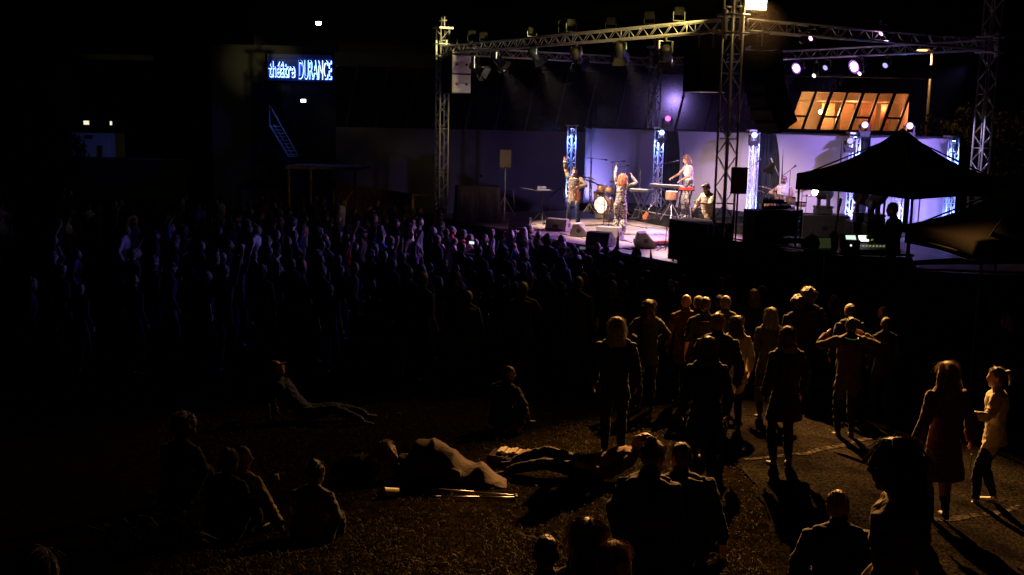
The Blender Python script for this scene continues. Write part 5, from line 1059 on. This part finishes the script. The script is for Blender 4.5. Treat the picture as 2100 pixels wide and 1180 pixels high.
dh = aty(1597, 360, 33.0); wi = thing('drumstick', 'pale stick raised in front of the drummer\'s cap', 'drumstick', dh); tip = aty(1581, 325, 32.9) - dh; b = NB(); tube(b, [V((0, 0, 0)), tip * .9, tip], [.014, .017, .024], 8); obj('shaft', b, drum_white, wi, True)
p = aty(1834, 470, 20.75); p.z = SZ - .005
person('technician in a dark jacket standing at the mixing desk in silhouette', dict(armR=(.05, .33, -.30), armL=(.05, .30, -.34), head=(0, -.12, 0), slack=.02, cloth=.03, hem=(.06, .21, TOP), longtop=1), p, face_to((0, 0), (-1, .25)), ('short', 'dark'), None, 'black', 'black', voxel=.011, s=1.02, fine=120, seed=12)

# ------------------------------------------------------------------ people standing with their backs to us, right of the middle
STAGE = (2.6, 31)
def back(label, x, y, h, hair, top, bottom='black', pose=None, turn=0, skin=None, fine=160, seed=1, **k):
    po = dict(pose or {}); H0 = 1.775 if not po.get('fem') else 1.765
    p = place(x, y, h); s = h / H0
    return person(label, po, p, face_to(p, STAGE) + turn, hair, skin, top, bottom, s=s, fine=fine, seed=seed, voxel=.012, **k)
JK = dict(cloth=.028, slack=.022, longtop=1, hem=(.16, .21, TOP)); TS = dict(sleeve=1, slack=.014, cloth=.014, longtop=1, hem=(.1, .19, TOP)); HAND_IN = dict(armR=(.0, .22, -.32), armL=(.0, .22, -.32), elbR=(1, -.4, -.2), elbL=(1, -.4, -.2))
back('person with thick wavy grey-blond hair in a dark jacket, leftmost of the near standing backs', 1266, 659, 1.70, ('wavy', 'grey'), 'black', pose=dict(JK, headscale=1.0), seed=21, fine=260)
back('woman with long loose hair in a striped dark shirt behind the grey-haired person', 1331, 622, 1.68, ('long', 'brown'), 'charcoal', pose=dict(JK, fem=1, **HAND_IN), seed=22, fine=220)
back('bald person in a reddish long-sleeved top standing beside the tall dark-shirted one', 1409, 609, 1.74, None, 'orange', pose=dict(TS, sleeve=2), seed=23)
back('person with short hair half hidden between the bald head and the tall dark-shirted one', 1434, 612, 1.72, ('short', 'brown'), 'black', pose=JK, seed=24)
back('tall person with short dark hair in a black t-shirt, glints on both ears', 1448, 615, 1.78, ('short', 'dark'), 'black', pose=dict(TS, neckline=SKIN), seed=25, fine=140)
back('person with short brown hair and a pale sleeve behind the grey-blond head', 1490, 612, 1.74, ('short', 'brown'), 'olive', pose=JK, seed=26)
back('person with smooth grey-blond hair in a dark collared jacket, tallest in the near cluster', 1474, 649, 1.80, ('short', 'blond'), 'charcoal', pose=JK, seed=27, fine=240)
back('person with brown bobbed hair in a black jacket, in front of the grey-blond head', 1454, 701, 1.66, ('bob', 'brown'), 'black', pose=dict(JK, fem=1), seed=28, fine=220)
back('woman with a pale knitted shoulder wrap beside the grey-blond head', 1512, 655, 1.60, ('long', 'dark'), 'cream', pose=dict(JK, fem=1), seed=41)
back('woman with long straight dark hair standing right of the near cluster', 1583, 638, 1.66, ('long', 'dark'), 'black', pose=dict(JK, fem=1), seed=29, fine=200)
back('woman with a hair clip and fluffy-collared jacket standing alone on the asphalt', 1618, 679, 1.66, ('bob', 'auburn'), 'charcoal', pose=dict(JK, fem=1, hem=(.3, .24, TOP)), seed=30, fine=240, turn=.1)
back('tall person with curly short hair in a dark coat farther off on the right', 1661, 598, 1.84, ('curly', 'brown'), 'black', pose=JK, seed=31, fine=160)
back('short-haired person in front of the scrim fence behind the green-collared one', 1746, 628, 1.76, ('crop', 'brown'), 'black', pose=JK, seed=32)
back('person in an orange top with a green glowing collar and raised elbows', 1748, 657, 1.74, ('short', 'black'), 'brown', 'black', dict(JK, armR=(.12, .22, .04), armL=(.12, .22, .04), elbR=(1, -.2, -.5), elbL=(1, -.2, -.5)), seed=33, turn=-.1)
gp = place(1748, 657, 1.74); gl = thing('glow_necklace', 'green glowing necklace on the person with raised elbows', 'necklace', gp + V((0, -.02, 1.50))); b = NB(); tube(b, [V((.10 * math.cos(a), .09 * math.sin(a), .02 * math.sin(a))) for a in [2 * math.pi * k / 20 for k in range(21)]], .007, 6); obj('tube', b, emit('glow_green', (.35, 1, .1), .045), gl)
back('person with the head just showing at the right edge, lit from the left', 2072, 648, 1.66, ('long', 'auburn'), 'black', pose=dict(JK, fem=1), seed=34, turn=.4, fine=100)

# ------------------------------------------------------------------ people on the asphalt at the right
p = place(1948, 759, 1.66)
person('woman with fluffy blond hair in an open pinkish coat walking on the asphalt', dict(fem=1, cloth=.03, slack=.03, longtop=1, hem=(.42, .26, TOP), armR=(.16, .0, -.5), armL=(.18, -.02, -.5), footR=(.12, .05, 0), footL=(-.12, -.05, 0), head=(.25, 0, 0)), p, face_to(p, (2.0, 28)), ('wavy', 'blond'), None, 'pink', 'black', voxel=.010, s=.955, fine=420, seed=44)
ph = p + V((.30, .0, .68)); t = thing('phone', 'thin phone in the hand of the woman in the pinkish coat', 'phone', ph, 1.2); b = NB(); box(b, (0, 0, 0), (.075, .009, .15)); obj('case', b, black, t, bevel=.003); b = NB(); box(b, (0, -.006, 0), (.066, .002, .14)); obj('screen', b, lens_off, t)
p = place(2052, 765, 1.68); person('woman with a ponytail in a cream jumper and black trousers, head turned left', dict(fem=1, cloth=.022, slack=.022, longtop=1, hem=(.10, .2, TOP), armL=(.16, .34, -.22), elbL=(.6, -.6, -.6), hdL=(.3, 1, .1), pnL=(0, .2, 1), armR=(.1, .05, -.5), head=(.35, 0, 0), footR=(.16, -.05, 0), footL=(-.12, .16, 0), toeL=(-.5, 1, 0)), p, face_to(p, (.5, 15.5)), ('pony', 'brown'), None, 'cream', 'black', white_shoe, voxel=.009, s=.965, fine=320, seed=45)
p = aty(1868, 925, 4.6); p.z = g(p.x, p.y)
hh = aty(1868, 922, 4.6).z - p.z
bo = person('woman with very long dark hair and hair-top glasses walking left across the foreground', dict(fem=1, cloth=.014, slack=.012, sleeve=2, longtop=1, hem=(.30, .24, TOP), armR=(.1, .12, -.48), armL=(.1, -.1, -.5), footR=(.1, -.18, 0), footL=(-.1, .22, 0), head=(0, -.05, 0), lean=.05), p, face_to((0, 0), (-1, .18)), ('long', 'dark'), None, 'beige', 'black', voxel=.009, s=hh / 1.76, fine=500, seed=46)[1]
t = thing('glasses', 'thin glasses on the face of the very long-haired woman', 'glasses', (0, 0, 0)); hc, hr, hf, hu = bo.head; rz_ = Matrix.Rotation(face_to((0, 0), (-1, .18)), 4, 'Z'); t.matrix_world = Matrix.Translation(p) @ rz_ @ Matrix.Scale(hh / 1.76, 4); b = NB()
for s_ in (-1, 1): c = hc + hr * s_ * .032 + hf * .104 + hu * .012; tube(b, [c + hr * .026 * math.cos(a) + hu * .02 * math.sin(a) for a in [2 * math.pi * k / 14 for k in range(15)]], .002, 5); tube(b, [c + hr * s_ * .026, hc + hr * s_ * .08 + hf * .08 + hu * .012, hc + hr * s_ * .085], .002, 5)
obj('frame', b, chrome, t)
p = aty(1735, 1040, 7.4); p.z = g(p.x, p.y); hh = aty(1735, 1038, 7.4).z - p.z
person('man with close-cropped pale hair in a dark hooded top, low at the bottom right', dict(SIT_UP, head=(-.75, 0, 0), cloth=.03, slack=.03, beard=0, pelvis=(0, 0, .20)), p, face_to(p, (2.2, 30)), ('crop', 'blond'), None, 'charcoal', 'black', voxel=.009, s=hh / 1.0, fine=500, seed=47)

# ------------------------------------------------------------------ people on the grass
def seated(label, x, y, d, hair, top, pose=None, face=None, fine=240, seed=1, sc_=None, h0=.90, **k):
    p = aty(x, y, d if d else place(x, y, h0).y); hz_ = p.z; p = V((p.x, p.y, g(p.x, p.y))); h = hz_ - p.z
    o, b = person(label, dict(SIT_UP, **(pose or {})), p, face_to(p, face or STAGE), hair, k.pop('skin', None), top, k.pop('bottom', 'denim'), s=1, fine=fine, seed=seed, voxel=.010, **k)
    h0 = max(v.co.z for v in o.data.vertices) + .025
    s = min(1.15, max(.86, h / h0)); o.scale = (s, s, s); o.location.z = min(hz_ - s * h0, g(p.x, p.y))
    return o, b
seated('woman with big curly auburn hair and an olive striped sleeve sitting at the far left', 354, 862, None, ('afro', 'auburn'), 'olive', dict(fem=1, cloth=.02), fine=420, seed=51)
seated('man with cropped hair in a light grey sweater sitting sideways, looking right', 473, 922, 9.2, ('crop', 'brown'), 'beige', dict(head=(-1.05, 0, 0), cloth=.025, slack=.022, armR=(.25, .22, -.40), elbR=(.6, -1, -.2)), fine=220, seed=52)
seated('person with a low dark bun sitting shoulder to shoulder with the cropped-haired man', 449, 930, 9.0, ('bun', 'dark'), 'black', dict(fem=1, head=(-.2, -.1, 0)), seed=53)
seated('woman with tied-up dark hair in a dark top sitting with her back to us', 630, 957, 9.1, ('bun', 'dark'), 'grey', dict(fem=1, head=(-.25, -.2, 0), cloth=.02), seed=54, bottom='black')
seated('person with light brown long hair cut off at the bottom left corner', 38, 1148, 5.3, ('long', 'brown'), 'black', dict(fem=1), fine=300, seed=55)
seated('woman with a pinned-up bun and cream collar bending forward in the couple', 1328, 938, 7.9, ('bun', 'auburn'), 'brown', dict(fem=1, lean=.38, curve=.55, lside=.04, head=(-.5, -.35, 0), cloth=.025), face=(2.6, 22), fine=420, seed=56)
seated('man in black with an arm around his knee sitting beside the woman with the bun', 1412, 934, 8.35, ('short', 'black'), 'black', dict(lean=.32, curve=.45, lside=-.05, head=(.5, -.2, 0), armR=(.14, .44, -.30), cloth=.03, slack=.03), face=(3.4, 22), fine=260, seed=57)
seated('dark hooded head at the bottom edge, left of the long-haired woman', 1117, 1121, 5.5, ('crop', 'brown'), 'black', dict(head=(.1, -.2, 0)), fine=200, seed=58)
seated('woman with long blond-streaked hair at the bottom edge, middle of three heads', 1206, 1086, 5.6, ('long', 'brown'), 'black', dict(fem=1), fine=500, seed=59)
seated('child with smooth blond hair at the bottom edge, rightmost of three heads', 1258, 1138, 5.4, ('bob', 'blond'), 'black', dict(fem=1, head=(-.4, -.1, 0)), fine=500, seed=60, h0=.88)
seated('man in a dark jacket sitting upright alone behind the blanket sleeper', 1027, 753, None, ('crop', 'brown'), 'olive', dict(head=(-.6, 0, 0), armR=(.16, .1, -.46), cloth=.025), face=(6, 24), seed=61)
p = place(640, 852, .1); LIE = dict(pelvis=(0, 0, .14), lean=-.75, curve=.25, footR=(.22, .80, 0), footL=(-.14, .84, 0), kneeR=(.2, .1, 1), kneeL=(-.2, .1, 1), armR=(.22, -.34, -.28), armL=(.20, -.34, -.28), elbR=(.6, -1, .2), elbL=(.6, -1, .2), head=(0, .25, 0), headfree=0)
person('person in a purple peaked cap propped on the elbows on the grass', LIE, (p.x - .1, p.y, p.z), face_to((0, 0), (1, .12)), ('cap', 'purple'), None, 'navy', 'denim', voxel=.012, seed=62)
p = place(1215, 985, 0); person('person lying on the back on the grass with a pink sleeve over the face', dict(LIE, lean=-1.32, curve=.1, armR=(-.17, .10, .17), armL=(.15, .1, -.45), pelvis=(0, 0, .12)), (p.x - .1, p.y + .1, p.z), face_to((0, 0), (-1, .1)), ('short', 'dark'), None, 'pink', 'black', voxel=.012, seed=63)
# the sleeper under a blanket: lying on one side, knees drawn up
p = place(800, 985, 0); SL = (p.x, p.y + .05); SLZ = p.z
person('blond person lying on one side on the grass under a brown blanket', dict(fem=1, pelvis=(0, .0, .16), lean=-1.50, curve=.05, footR=(.06, .28, .02), footL=(-.06, .34, .02), kneeR=(.9, .5, .25), kneeL=(.9, .5, .1), armR=(.02, .05, -.5), armL=(.02, .05, -.5), head=(.6, .1, 0)), (SL[0] + .56, SL[1] + .04, SLZ - .035), face_to((0, 0), (1, -.06)), ('wavy', 'blond'), None, 'charcoal', 'black', voxel=.011, s=.90, fine=300, seed=64)
blank_m = mat('blanket_wool', (.045, .017, .011), .9, 0, .15, 5, .4, 40); b = NB(); nu, nv = 110, 50; vs = {}
def bl(u, v):
    x = -.02 + 1.18 * u; sec = (v - .42) / .5; hgt = .80 * (.31 * math.exp(-((x - .16) / .17) ** 2) + .25 * math.exp(-((x - .52) / .22) ** 2) + .27 * math.exp(-((x - .35) / .24) ** 2) + .20 * math.exp(-((x - .90) / .22) ** 2)) * (1 - max(0, u - .8) * 3.6)
    prof = max(0, 1 - abs(sec) ** 1.8) ** .75; y = (v - .45) * (.86 - .50 * u ** 3) - .16 * u ** 2
    s_ = 15 * u - 5 * v + 1.6 * noise.noise(V((u * 3, v * 3, 1))); fold = .032 * (1 - abs(math.sin(s_))) ** 1.3 * (.3 + .7 * math.sin(math.pi * u)) + .008 * noise.noise(V((u * 9, v * 7, 2)))
    return V((x, y, .02 + max(0, hgt * 1.05 * prof + fold * (.35 + prof))))
for i in range(nu + 1):
    for j in range(nv + 1): vs[i, j] = b.verts.new(bl(i / nu, j / nv))
for i in range(nu):
    for j in range(nv): b.faces.new((vs[i, j], vs[i + 1, j], vs[i + 1, j + 1], vs[i, j + 1]))
o = obj('blanket', b, blank_m, None, True); o.location = (SL[0] + .12, SL[1], SLZ); m = o.modifiers.new('t', 'SOLIDIFY'); m.thickness = .012; tag(o, 'brown folded blanket spread over the sleeping blond person', 'blanket')
pb2 = place(725, 985, 0); t = thing('rucksack', 'dark rucksack on the grass by the sleeper\'s head', 'bag', pb2, .4); b = NB(); ell(b, (0, 0, .14), (.24, .17, .15), None, 3); ell(b, (.12, .02, .10), (.18, .15, .12), None, 3)
for v in b.verts: v.co += v.co.normalized() * .03 * noise.noise(v.co * 7)
obj('sack', b, black_cloth, t, True); b = NB(); tube(b, [(-.1, -.12, .2), (-.05, -.2, .14), (.0, -.2, .05)], (.02, .005), 6); tube(b, [(.05, -.1, .26), (.1, -.02, .31), (.14, .06, .25)], (.015, .006), 6); obj('strap', b, black, t)
cupm = mat('pale_plastic', (.50, .46, .34), .4, 0, .06, 10); pc = place(803, 1019, 0); t = thing('plastic_cup', 'pale plastic cup lying on its side on the grass', 'cup', pc + V((0, 0, .055)), -.5); t.rotation_euler = (R(4), R(86), R(205)); b = NB(); lathe(b, [(.034, -.075), (.048, .075), (.052, .077), (.050, .082), (.045, .076), (.031, -.068), (.01, -.068)], 24); obj('cup_body', b, cupm, t, True)
def pole(label, a, c, r=.011):
    t = thing('hiking_pole', label, 'hiking pole', a, 0, 'hiking poles on the grass'); d = V(c) - V(a); b = NB(); tube(b, [V((0, 0, 0)), d * .5], r, 8); obj('upper_shaft', b, alu, t, True); b = NB(); tube(b, [d * .48, d * .97], r * .75, 8); obj('lower_shaft', b, alu, t, True); b = NB(); tube(b, [d * -.10, d * .02], [r * 1.7, r * 1.4], 8); obj('grip', b, black, t, True); b = NB(); u = d.normalized(); lathe(b, [(.02, -.01), (.022, .0), (.012, .02)], 10, d * .95, u); obj('tip', b, black, t)
g0, g1 = (place(880, 1003, .04) + V((0, 0, .04))), (place(1066, 1017, .03) + V((0, 0, .03))); pole('upper shiny hiking pole lying on the grass by the blanket', g0, g1); g0, g1 = (place(900, 1020, .03) + V((0, 0, .03))), (place(1066, 1020, .025) + V((0, 0, .025))); pole('lower shiny hiking pole lying on the grass by the blanket', g0, g1, .009)
pp_ = place(1060, 952, 0); t = thing('patterned_bag', 'pink and cream bag with a triangle flap on the grass by the lying person', 'bag', pp_, -.25); b = NB(); nx = 14
for k in range(nx): box(b, (-.30 + .05 * k, .02 * math.sin(k), .06 + .012 * math.sin(k * 2.3)), (.052, .34 + .03 * math.sin(k * 1.7), .10 + .02 * math.cos(k * 1.3)))
obj('sack', b, black_cloth, t, bevel=.012); b = NB(); [box(b, (-.22 + .045 * k, .06, .135 + .01 * math.sin(k * 2)), (.04, .20, .02), Matrix.Rotation(.25 * math.sin(k), 3, 'Y')) for k in range(6)]; obj('striped_lining', b, CL['cream'], t, bevel=.004); b = NB(); [box(b, (.06 + .055 * k, .06, .130 + .01 * math.sin(k * 2)), (.054, .19, .02), Matrix.Rotation(.2 * math.sin(k * 1.4), 3, 'Y')) for k in range(5)]; obj('pink_lining', b, CL['pink'], t, bevel=.004)
b = NB(); prism(b, [(-.33, -.187, .14), (-.12, -.187, .13), (-.225, -.19, .04)], (0, -.004, 0)); prism(b, [(-.26, -.187, .012), (-.12, -.187, .012), (-.19, -.19, .075)], (0, -.004, 0)); obj('triangle_flap', b, CL['pink'], t)
ww = thing('litter_cup', 'small crumpled white cup on the dark grass right of the sitting woman', 'cup', place(556, 985, .01)); b = NB(); lathe(b, [(.03, 0), (.04, .08), (.036, .083), (.028, .006)], 14, (0, 0, .03), (1, .2, .1)); obj('cup_body', b, CL['white'], ww, True)
# bush with long leaves in the lower left corner
q = random.Random(9); pl0 = aty(285, 1150, 8.6); pl0.z = g(pl0.x, pl0.y); t = thing('leafy_plant', 'low plant with long narrow leaves in the bottom left', 'plant', pl0); b = NB()
for k in range(90):
    a = q.uniform(0, 6.28); L = q.uniform(.14, .34); o = V((q.gauss(0, .22), q.gauss(0, .12), 0)); dr = V((math.cos(a), math.sin(a), 0)); s_ = V((-dr.y, dr.x, 0)) * q.uniform(.010, .02); p0, p1, p2 = o, o + dr * L * .5 + Z_ * L * .75, o + dr * L * 1.05 + Z_ * L * .55; v = [b.verts.new(x) for x in (p0 - s_ * .4, p0 + s_ * .4, p1 + s_, p1 - s_, p2)]; b.faces.new((v[0], v[1], v[2], v[3])); b.faces.new((v[3], v[2], v[4]))
obj('leaves', b, leaf_m, t); b = NB(); [tube(b, [(q.gauss(0, .15), q.gauss(0, .08), -.03), (q.gauss(0, .2), q.gauss(0, .1), .2)], .006, 4) for k in range(12)]; obj('stem', b, bark_m, t)

# ------------------------------------------------------------------ the crowd before the stage
DOWN = {}; CROWD = []
RAISE = dict(armR=(.10, .14, .50), hdR=(.0, .2, 1), curlR=.2, spreadR=.5)
BOTH = dict(armR=(.14, .16, .48), armL=(.14, .16, .48), curlR=.2, curlL=.2); CLAP = dict(armR=(-.08, .30, -.12), armL=(-.08, .30, -.12), elbR=(1, -.2, -.6), elbL=(1, -.2, -.6)); PHONE = dict(armR=(-.04, .34, .16), armL=(.0, .3, .12), elbR=(1, 0, -.7), elbL=(1, 0, -.7))
KINDS = [('standing', dict(JK), ('short', 'dark'), 'short hair and a jacket'), ('standing', dict(JK, fem=1, **HAND_IN), ('long', 'brown'), 'long hair and a jacket'), ('standing', dict(TS, head=(.3, 0, 0)), ('short', 'brown'), 'short hair and a t-shirt'), ('standing', dict(TS, fem=1, head=(-.3, .05, 0)), ('bob', 'dark'), 'bobbed hair and a t-shirt'), ('standing', dict(TS, sleeve=2, head=(.5, 0, 0)), ('crop', 'dark'), 'cropped hair and long sleeves'), ('standing', dict(JK, fem=1, head=(-.2, .1, 0)), ('bun', 'dark'), 'a hair bun and a jacket'), ('clapping', dict(TS, **CLAP), ('quiff', 'dark'), 'a hair quiff and a t-shirt'), ('clapping', dict(TS, fem=1, **CLAP), ('wavy', 'brown'), 'wavy hair and a t-shirt'), ('standing', dict(JK, headscale=1), ('curly', 'black'), 'curly hair and a jacket'), ('standing', dict(JK), ('cap', 'navy'), 'a peaked cap and a jacket'), ('one arm up', dict(TS, **RAISE), ('short', 'dark'), 'short hair and a t-shirt'), ('one arm up', dict(TS, fem=1, **RAISE), ('long', 'dark'), 'long hair and a t-shirt'), ('both arms up', dict(TS, fem=1, sleeve=0, **BOTH), ('pony', 'brown'), 'a ponytail and bare arms'), ('phone', dict(TS, **PHONE), ('short', 'black'), 'short hair and a t-shirt')]
for k, (act, pose, hair, desc) in enumerate(KINDS):
    b_ = build_body(pose, .016 if 'up' not in act else .012, .55); me = b_.out
    for m in person_mats(): me.materials.append(m)
    hm = hair_mesh(b_, hair[0], 70 + k, 1, 30 if hair[0] != 'cap' else 0, .015); hm.materials.append(HAIR[hair[1]] if hair[1] in HAIR else CL[hair[1]])
    body = bpy.data.objects.new('person', me); hair_o = bpy.data.objects.new('cap' if hair[0] == 'cap' else 'hair', hm); CROWD.append((act, body, hair_o, desc, b_))
TOPS = ['black', 'navy', 'charcoal', 'black', 'grey', 'white', 'blue', 'red', 'olive', 'denim', 'brown', 'purple', 'black', 'white']; BOTS = ['denim', 'black', 'charcoal', 'navy', 'beige']; WORD = dict(black='black', navy='dark blue', charcoal='dark grey', grey='grey', white='white', blue='blue', red='red', olive='olive', denim='denim blue', brown='brown', purple='purple', beige='beige', cream='cream', orange='orange', pink='pink')
q = random.Random(11)
def put(k, p, s, turn, top, bot, label, group):
    act, body, hair_o, desc, b_ = CROWD[k]; o = body.copy(); link(o); o.location = p; o.scale = (s, s, s * q.uniform(.97, 1.03)); o.rotation_euler.z = face_to(p, (3.4, 33)) + turn
    h = hair_o.copy(); link(h); h.parent = o
    for i, m in ((0, skin_m if q.random() < .8 else skin2_m), (1, CL[top]), (2, CL[bot])): o.material_slots[i].link = 'OBJECT'; o.material_slots[i].material = m
    if h.name.startswith('hair') and q.random() < .5: h.material_slots[0].link = 'OBJECT'; h.material_slots[0].material = HAIR[q.choice(['dark', 'brown', 'black', 'black', 'dark', 'auburn'])]
    tag(o, label, 'person', group); return o
taken = []
SPECIAL = [(570, 418, 10, 'white', 'crowd member with one arm raised straight up near the dark timber shelter'), (700, 410, 12, 'white', 'woman with both arms raised in front of the brown board fence'), (763, 432, 10, 'navy', 'crowd member with a thin arm raised below the brown board fence'), (824, 432, 11, 'white', 'woman in white reaching one arm high beside the timber gate'), (232, 412, 13, 'grey', 'tall crowd member holding a phone below the blue cabin'), (484, 440, 6, 'white', 'crowd member clapping in a white shirt at the left of the crowd'), (980, 512, 10, 'black', 'crowd member waving one hand below the covered table'), (1030, 507, 11, 'black', 'woman with a spread hand up in front of the dark backed monitor'), (1243, 513, 10, 'black', 'crowd member whose dark hand covers the beige monitor at the stage edge'), (942, 498, 13, 'black', 'crowd member holding up a bright phone screen left of the covered table'), (412, 418, 10, 'blue', 'lone crowd member with an arm up at the far left back'), (650, 428, 11, 'denim', 'woman with one arm up left of the brown board fence'), (1180, 510, 13, 'black', 'crowd member with a phone held up before the round-holed monitor')]
for x, y, k, top, lab in SPECIAL:
    p = place(x, y, 1.74); taken.append(p); o = put(k, p, 1.0, q.uniform(-.15, .15), top, 'denim', lab, None)
    if k == 13:
        b_ = CROWD[k][4]; rzm = Matrix.Rotation(o.rotation_euler.z, 3, 'Z'); hp = V(p) + rzm @ b_.handR; t = thing('phone', 'phone held up by the ' + lab.replace('holding up a bright phone screen ', 'standing ').replace('holding a phone ', '').replace('with a phone held up ', '')[:62], 'phone', hp + V((0, 0, .03)), o.rotation_euler.z); bb = NB(); box(bb, (0, 0, 0), (.15, .009, .075)); obj('case', bb, black, t, bevel=.003); bb = NB(); box(bb, (0, -.006, 0), (.14, .003, .066)); obj('screen', bb, emit('phone_screen_%d' % x, (.75, .82, 1), 1.3 if x == 942 else .12), t)
fl_dir = V((TN.x - TL.x, TN.y - TL.y, 0)).normalized(); fl_n = V((fl_dir.y, -fl_dir.x, 0)); fl_n = fl_n if fl_n.x < 0 else -fl_n
n_c = 0; tries = 0
for x_, y_ in ((3.6, 18.9), (4.3, 19.1), (4.9, 18.2), (5.7, 18.9), (6.1, 17.6), (3.1, 20.3), (3.9, 20.6), (4.7, 20.3), (5.4, 19.9), (3.4, 21.8), (2.7, 19.3), (4.2, 22.0), (2.2, 20.4), (2.9, 22.6), (6.3, 18.4), (1.7, 19.2)):
    p = V((x_ + q.uniform(-.12, .12), y_ + q.uniform(-.15, .15), 0)); p.z = g(p.x, p.y); k = q.choice([0, 1, 2, 3, 4, 5, 8]); taken.append(p)
    put(k, p, q.uniform(.90, 1.0), q.gauss(0, .2), q.choice(['black', 'navy', 'charcoal', 'olive']), 'black', 'person with %s standing in the dark by the scrim fence' % CROWD[k][3].replace('a t-shirt', 'a dark t-shirt'), 'people standing in the dark by the scrim fence')
while n_c < 232 and tries < 60000:
    tries += 1
    y = q.uniform(18.2, 38.5); x = q.uniform(-.46 * y - .5, 6)
    d = V((x - TN.x, y - TN.y, 0)).dot(fl_n)
    if d < .75 or (y < 24.5 and x > 3.0 - (24.5 - y) * .0): continue
    if x > edge_x(y) - .1 and y < 19: continue
    dens = .98 if d < 8 else .45 if d < 12 else .25
    if x < -9: dens *= .5
    if q.random() > dens: continue
    p = V((x, y, g(x, y))); mind = q.uniform(.40, .62) if d < 8 else q.uniform(.45, .9)
    if any((p - V((t_.x, t_.y, p.z))).length < mind for t_ in taken): continue
    if any((p - V((o_.location.x, o_.location.y, p.z))).length < .6 for o_ in sc.objects if o_.name.startswith('person') and o_.get('category') == 'person' and o_.location.y < 21): continue
    k = q.choice([0, 0, 1, 1, 2, 2, 3, 3, 4, 4, 5, 5, 6, 7, 8, 8, 9, 9, 4, 10, 11]); top = q.choice(TOPS); bot = q.choice(BOTS)
    if y < 24: top = q.choice(['black', 'navy', 'charcoal', 'black', 'olive', 'denim', 'brown']); bot = q.choice(['denim', 'black', 'charcoal', 'navy'])
    put(k, p, q.uniform(.86, 1.06), q.gauss(0, .35), top, bot, 'person with %s%s in the crowd' % (CROWD[k][3] if 'shirt' not in CROWD[k][3] else CROWD[k][3].replace('a t-shirt', 'a %s t-shirt' % WORD[top]), {'one arm up': ', one arm raised,', 'both arms up': ' and both arms raised', 'clapping': ', clapping'}.get(CROWD[k][0], '')), 'people standing in the crowd before the stage')
    taken.append(p); n_c += 1
# ------------------------------------------------------------------ the light of the lit lamps, plus added washes with no lamp
spot('amber_beam', pA + V((-.05, -.25, -.02)), (3.6, 9.2, -.2), 26000, (1, .46, .12), 42, .6, .10, fl_)
spot('amber_truss_wash', pA + V((-.75, -.35, .12)), TL + V((.3, -.5, HT + .45)), 24000, (1, .80, .28), 6.6, 1, .08, fl_)
spot('amber_truss_near', pA + V((-.7, -.5, .1)), TN.lerp(TL, .30) + V((0, 0, HT - .2)), 1500, (1, .72, .20), 32, 1, .08, fl_)
spot('amber_left', pA + V((-.2, -.25, -.02)), (-3.2, 12.5, 0), 2400, (1, .46, .12), 30, 1, .1, fl_)
spot('added_cloth_wash', TR + V((-.6, -.2, 6.2)), (9.6, 35, 3), 4200, (.42, .28, 1), 60, .8, .1)  # added violet wash for the right cloths; no lamp hangs here
for x_, y_, aim_, e_ in ((1673, 74, TB + V((0, 0, 3.3)), 420), (1817, 64, TR + V((0, 0, 4.0)), 1300)):
    p_ = online(x_, y_, TN, TR) + V((-.15, -.3, -.15)); spot('moving_beam', p_, aim_, e_, (.72, .55, 1), 20, .8, .05)
for p, m, t, aim in violet_ps:
    if m is pin: spot('violet_beam', p + (aim - p).normalized() * .25, aim, 900, (.17, .14, 1), 46, .6, .08, t)
for (x, y, lab, on), aim in zip(FR[1:], (V((1.9, 34, 2.4)), V((3, 31, 2.2)), V((5.2, 34, 2.6)), V((4.7, 27.2, 2.4)), V((7.6, 33, 2.0)))):
    p = online(x, y, TL, TN); spot('front_light', p + (aim - p).normalized() * .3, aim, 5000 if aim.x < 7 else 1100, (1, .70, .60), 48, .7, .08)
spot('added_side_fill', V((2.2, 27.2, 6.2)), pl + V((0, 0, -.6)), 260, (1, .95, .88), 16, .7, .06)  # added spot brightening the pale speakers, without a lamp of its own
for p, m, t, aim in violet_ps:
    if m is pin: spot('stage_wash', p + (V((3.5, 31, SZ)) - p).normalized() * .25, (3.5, 31, SZ), 2900, (.72, .30, 1), 46, .7, .08, t)
for k, (p, z1, t) in enumerate(tot):
    spot('uplight', p + V((-.45, -.4, SZ + .15)) + PN * .1, p - PN * .5 + V((PD.x * .7, PD.y * .7, 2.5)), 420 if k < 2 else 260, (.38, .32, 1), 66, .8, .05, t)
spot('pale_beam', bp1 + V((-.35, -.12, .06)), bp1 + V((-6, 3.2, 1.4)), 160, (1, .9, .5), 22, .6, .03, bt1)
spot('added_cabin_wash', (-1.5, 42, 5.6), (-22.9, 60, 2.8), 1500, (.05, .14, 1), 12, .5, .05)  # added blue spot colouring the cabin; its real source is unknown
spot('stair_wash', aty(600, 160, 50), V(stp.location) + V((-.6, 0, .8)), 120, (.08, .16, 1), 40, .6, .1)
# smoke hanging over the stage
sm = bpy.data.materials.new('stage_smoke'); sm.use_nodes = True; n_ = sm.node_tree; n_.nodes.remove(n_.nodes['Principled BSDF']); pv = n_.nodes.new('ShaderNodeVolumePrincipled')
pv.inputs['Color'].default_value = (.9, .9, .95, 1); pv.inputs['Density'].default_value = .00028; pv.inputs['Anisotropy'].default_value = .35; n_.links.new(pv.outputs[0], n_.nodes['Material Output'].inputs['Volume'])
b = NB(); box(b, (5.2, 33.5, 5.1), (21, 21.6, 7.1)); tag(obj('stage_smoke', b, sm), 'thin smoke hanging in the stage lights', 'smoke', kind='stuff')
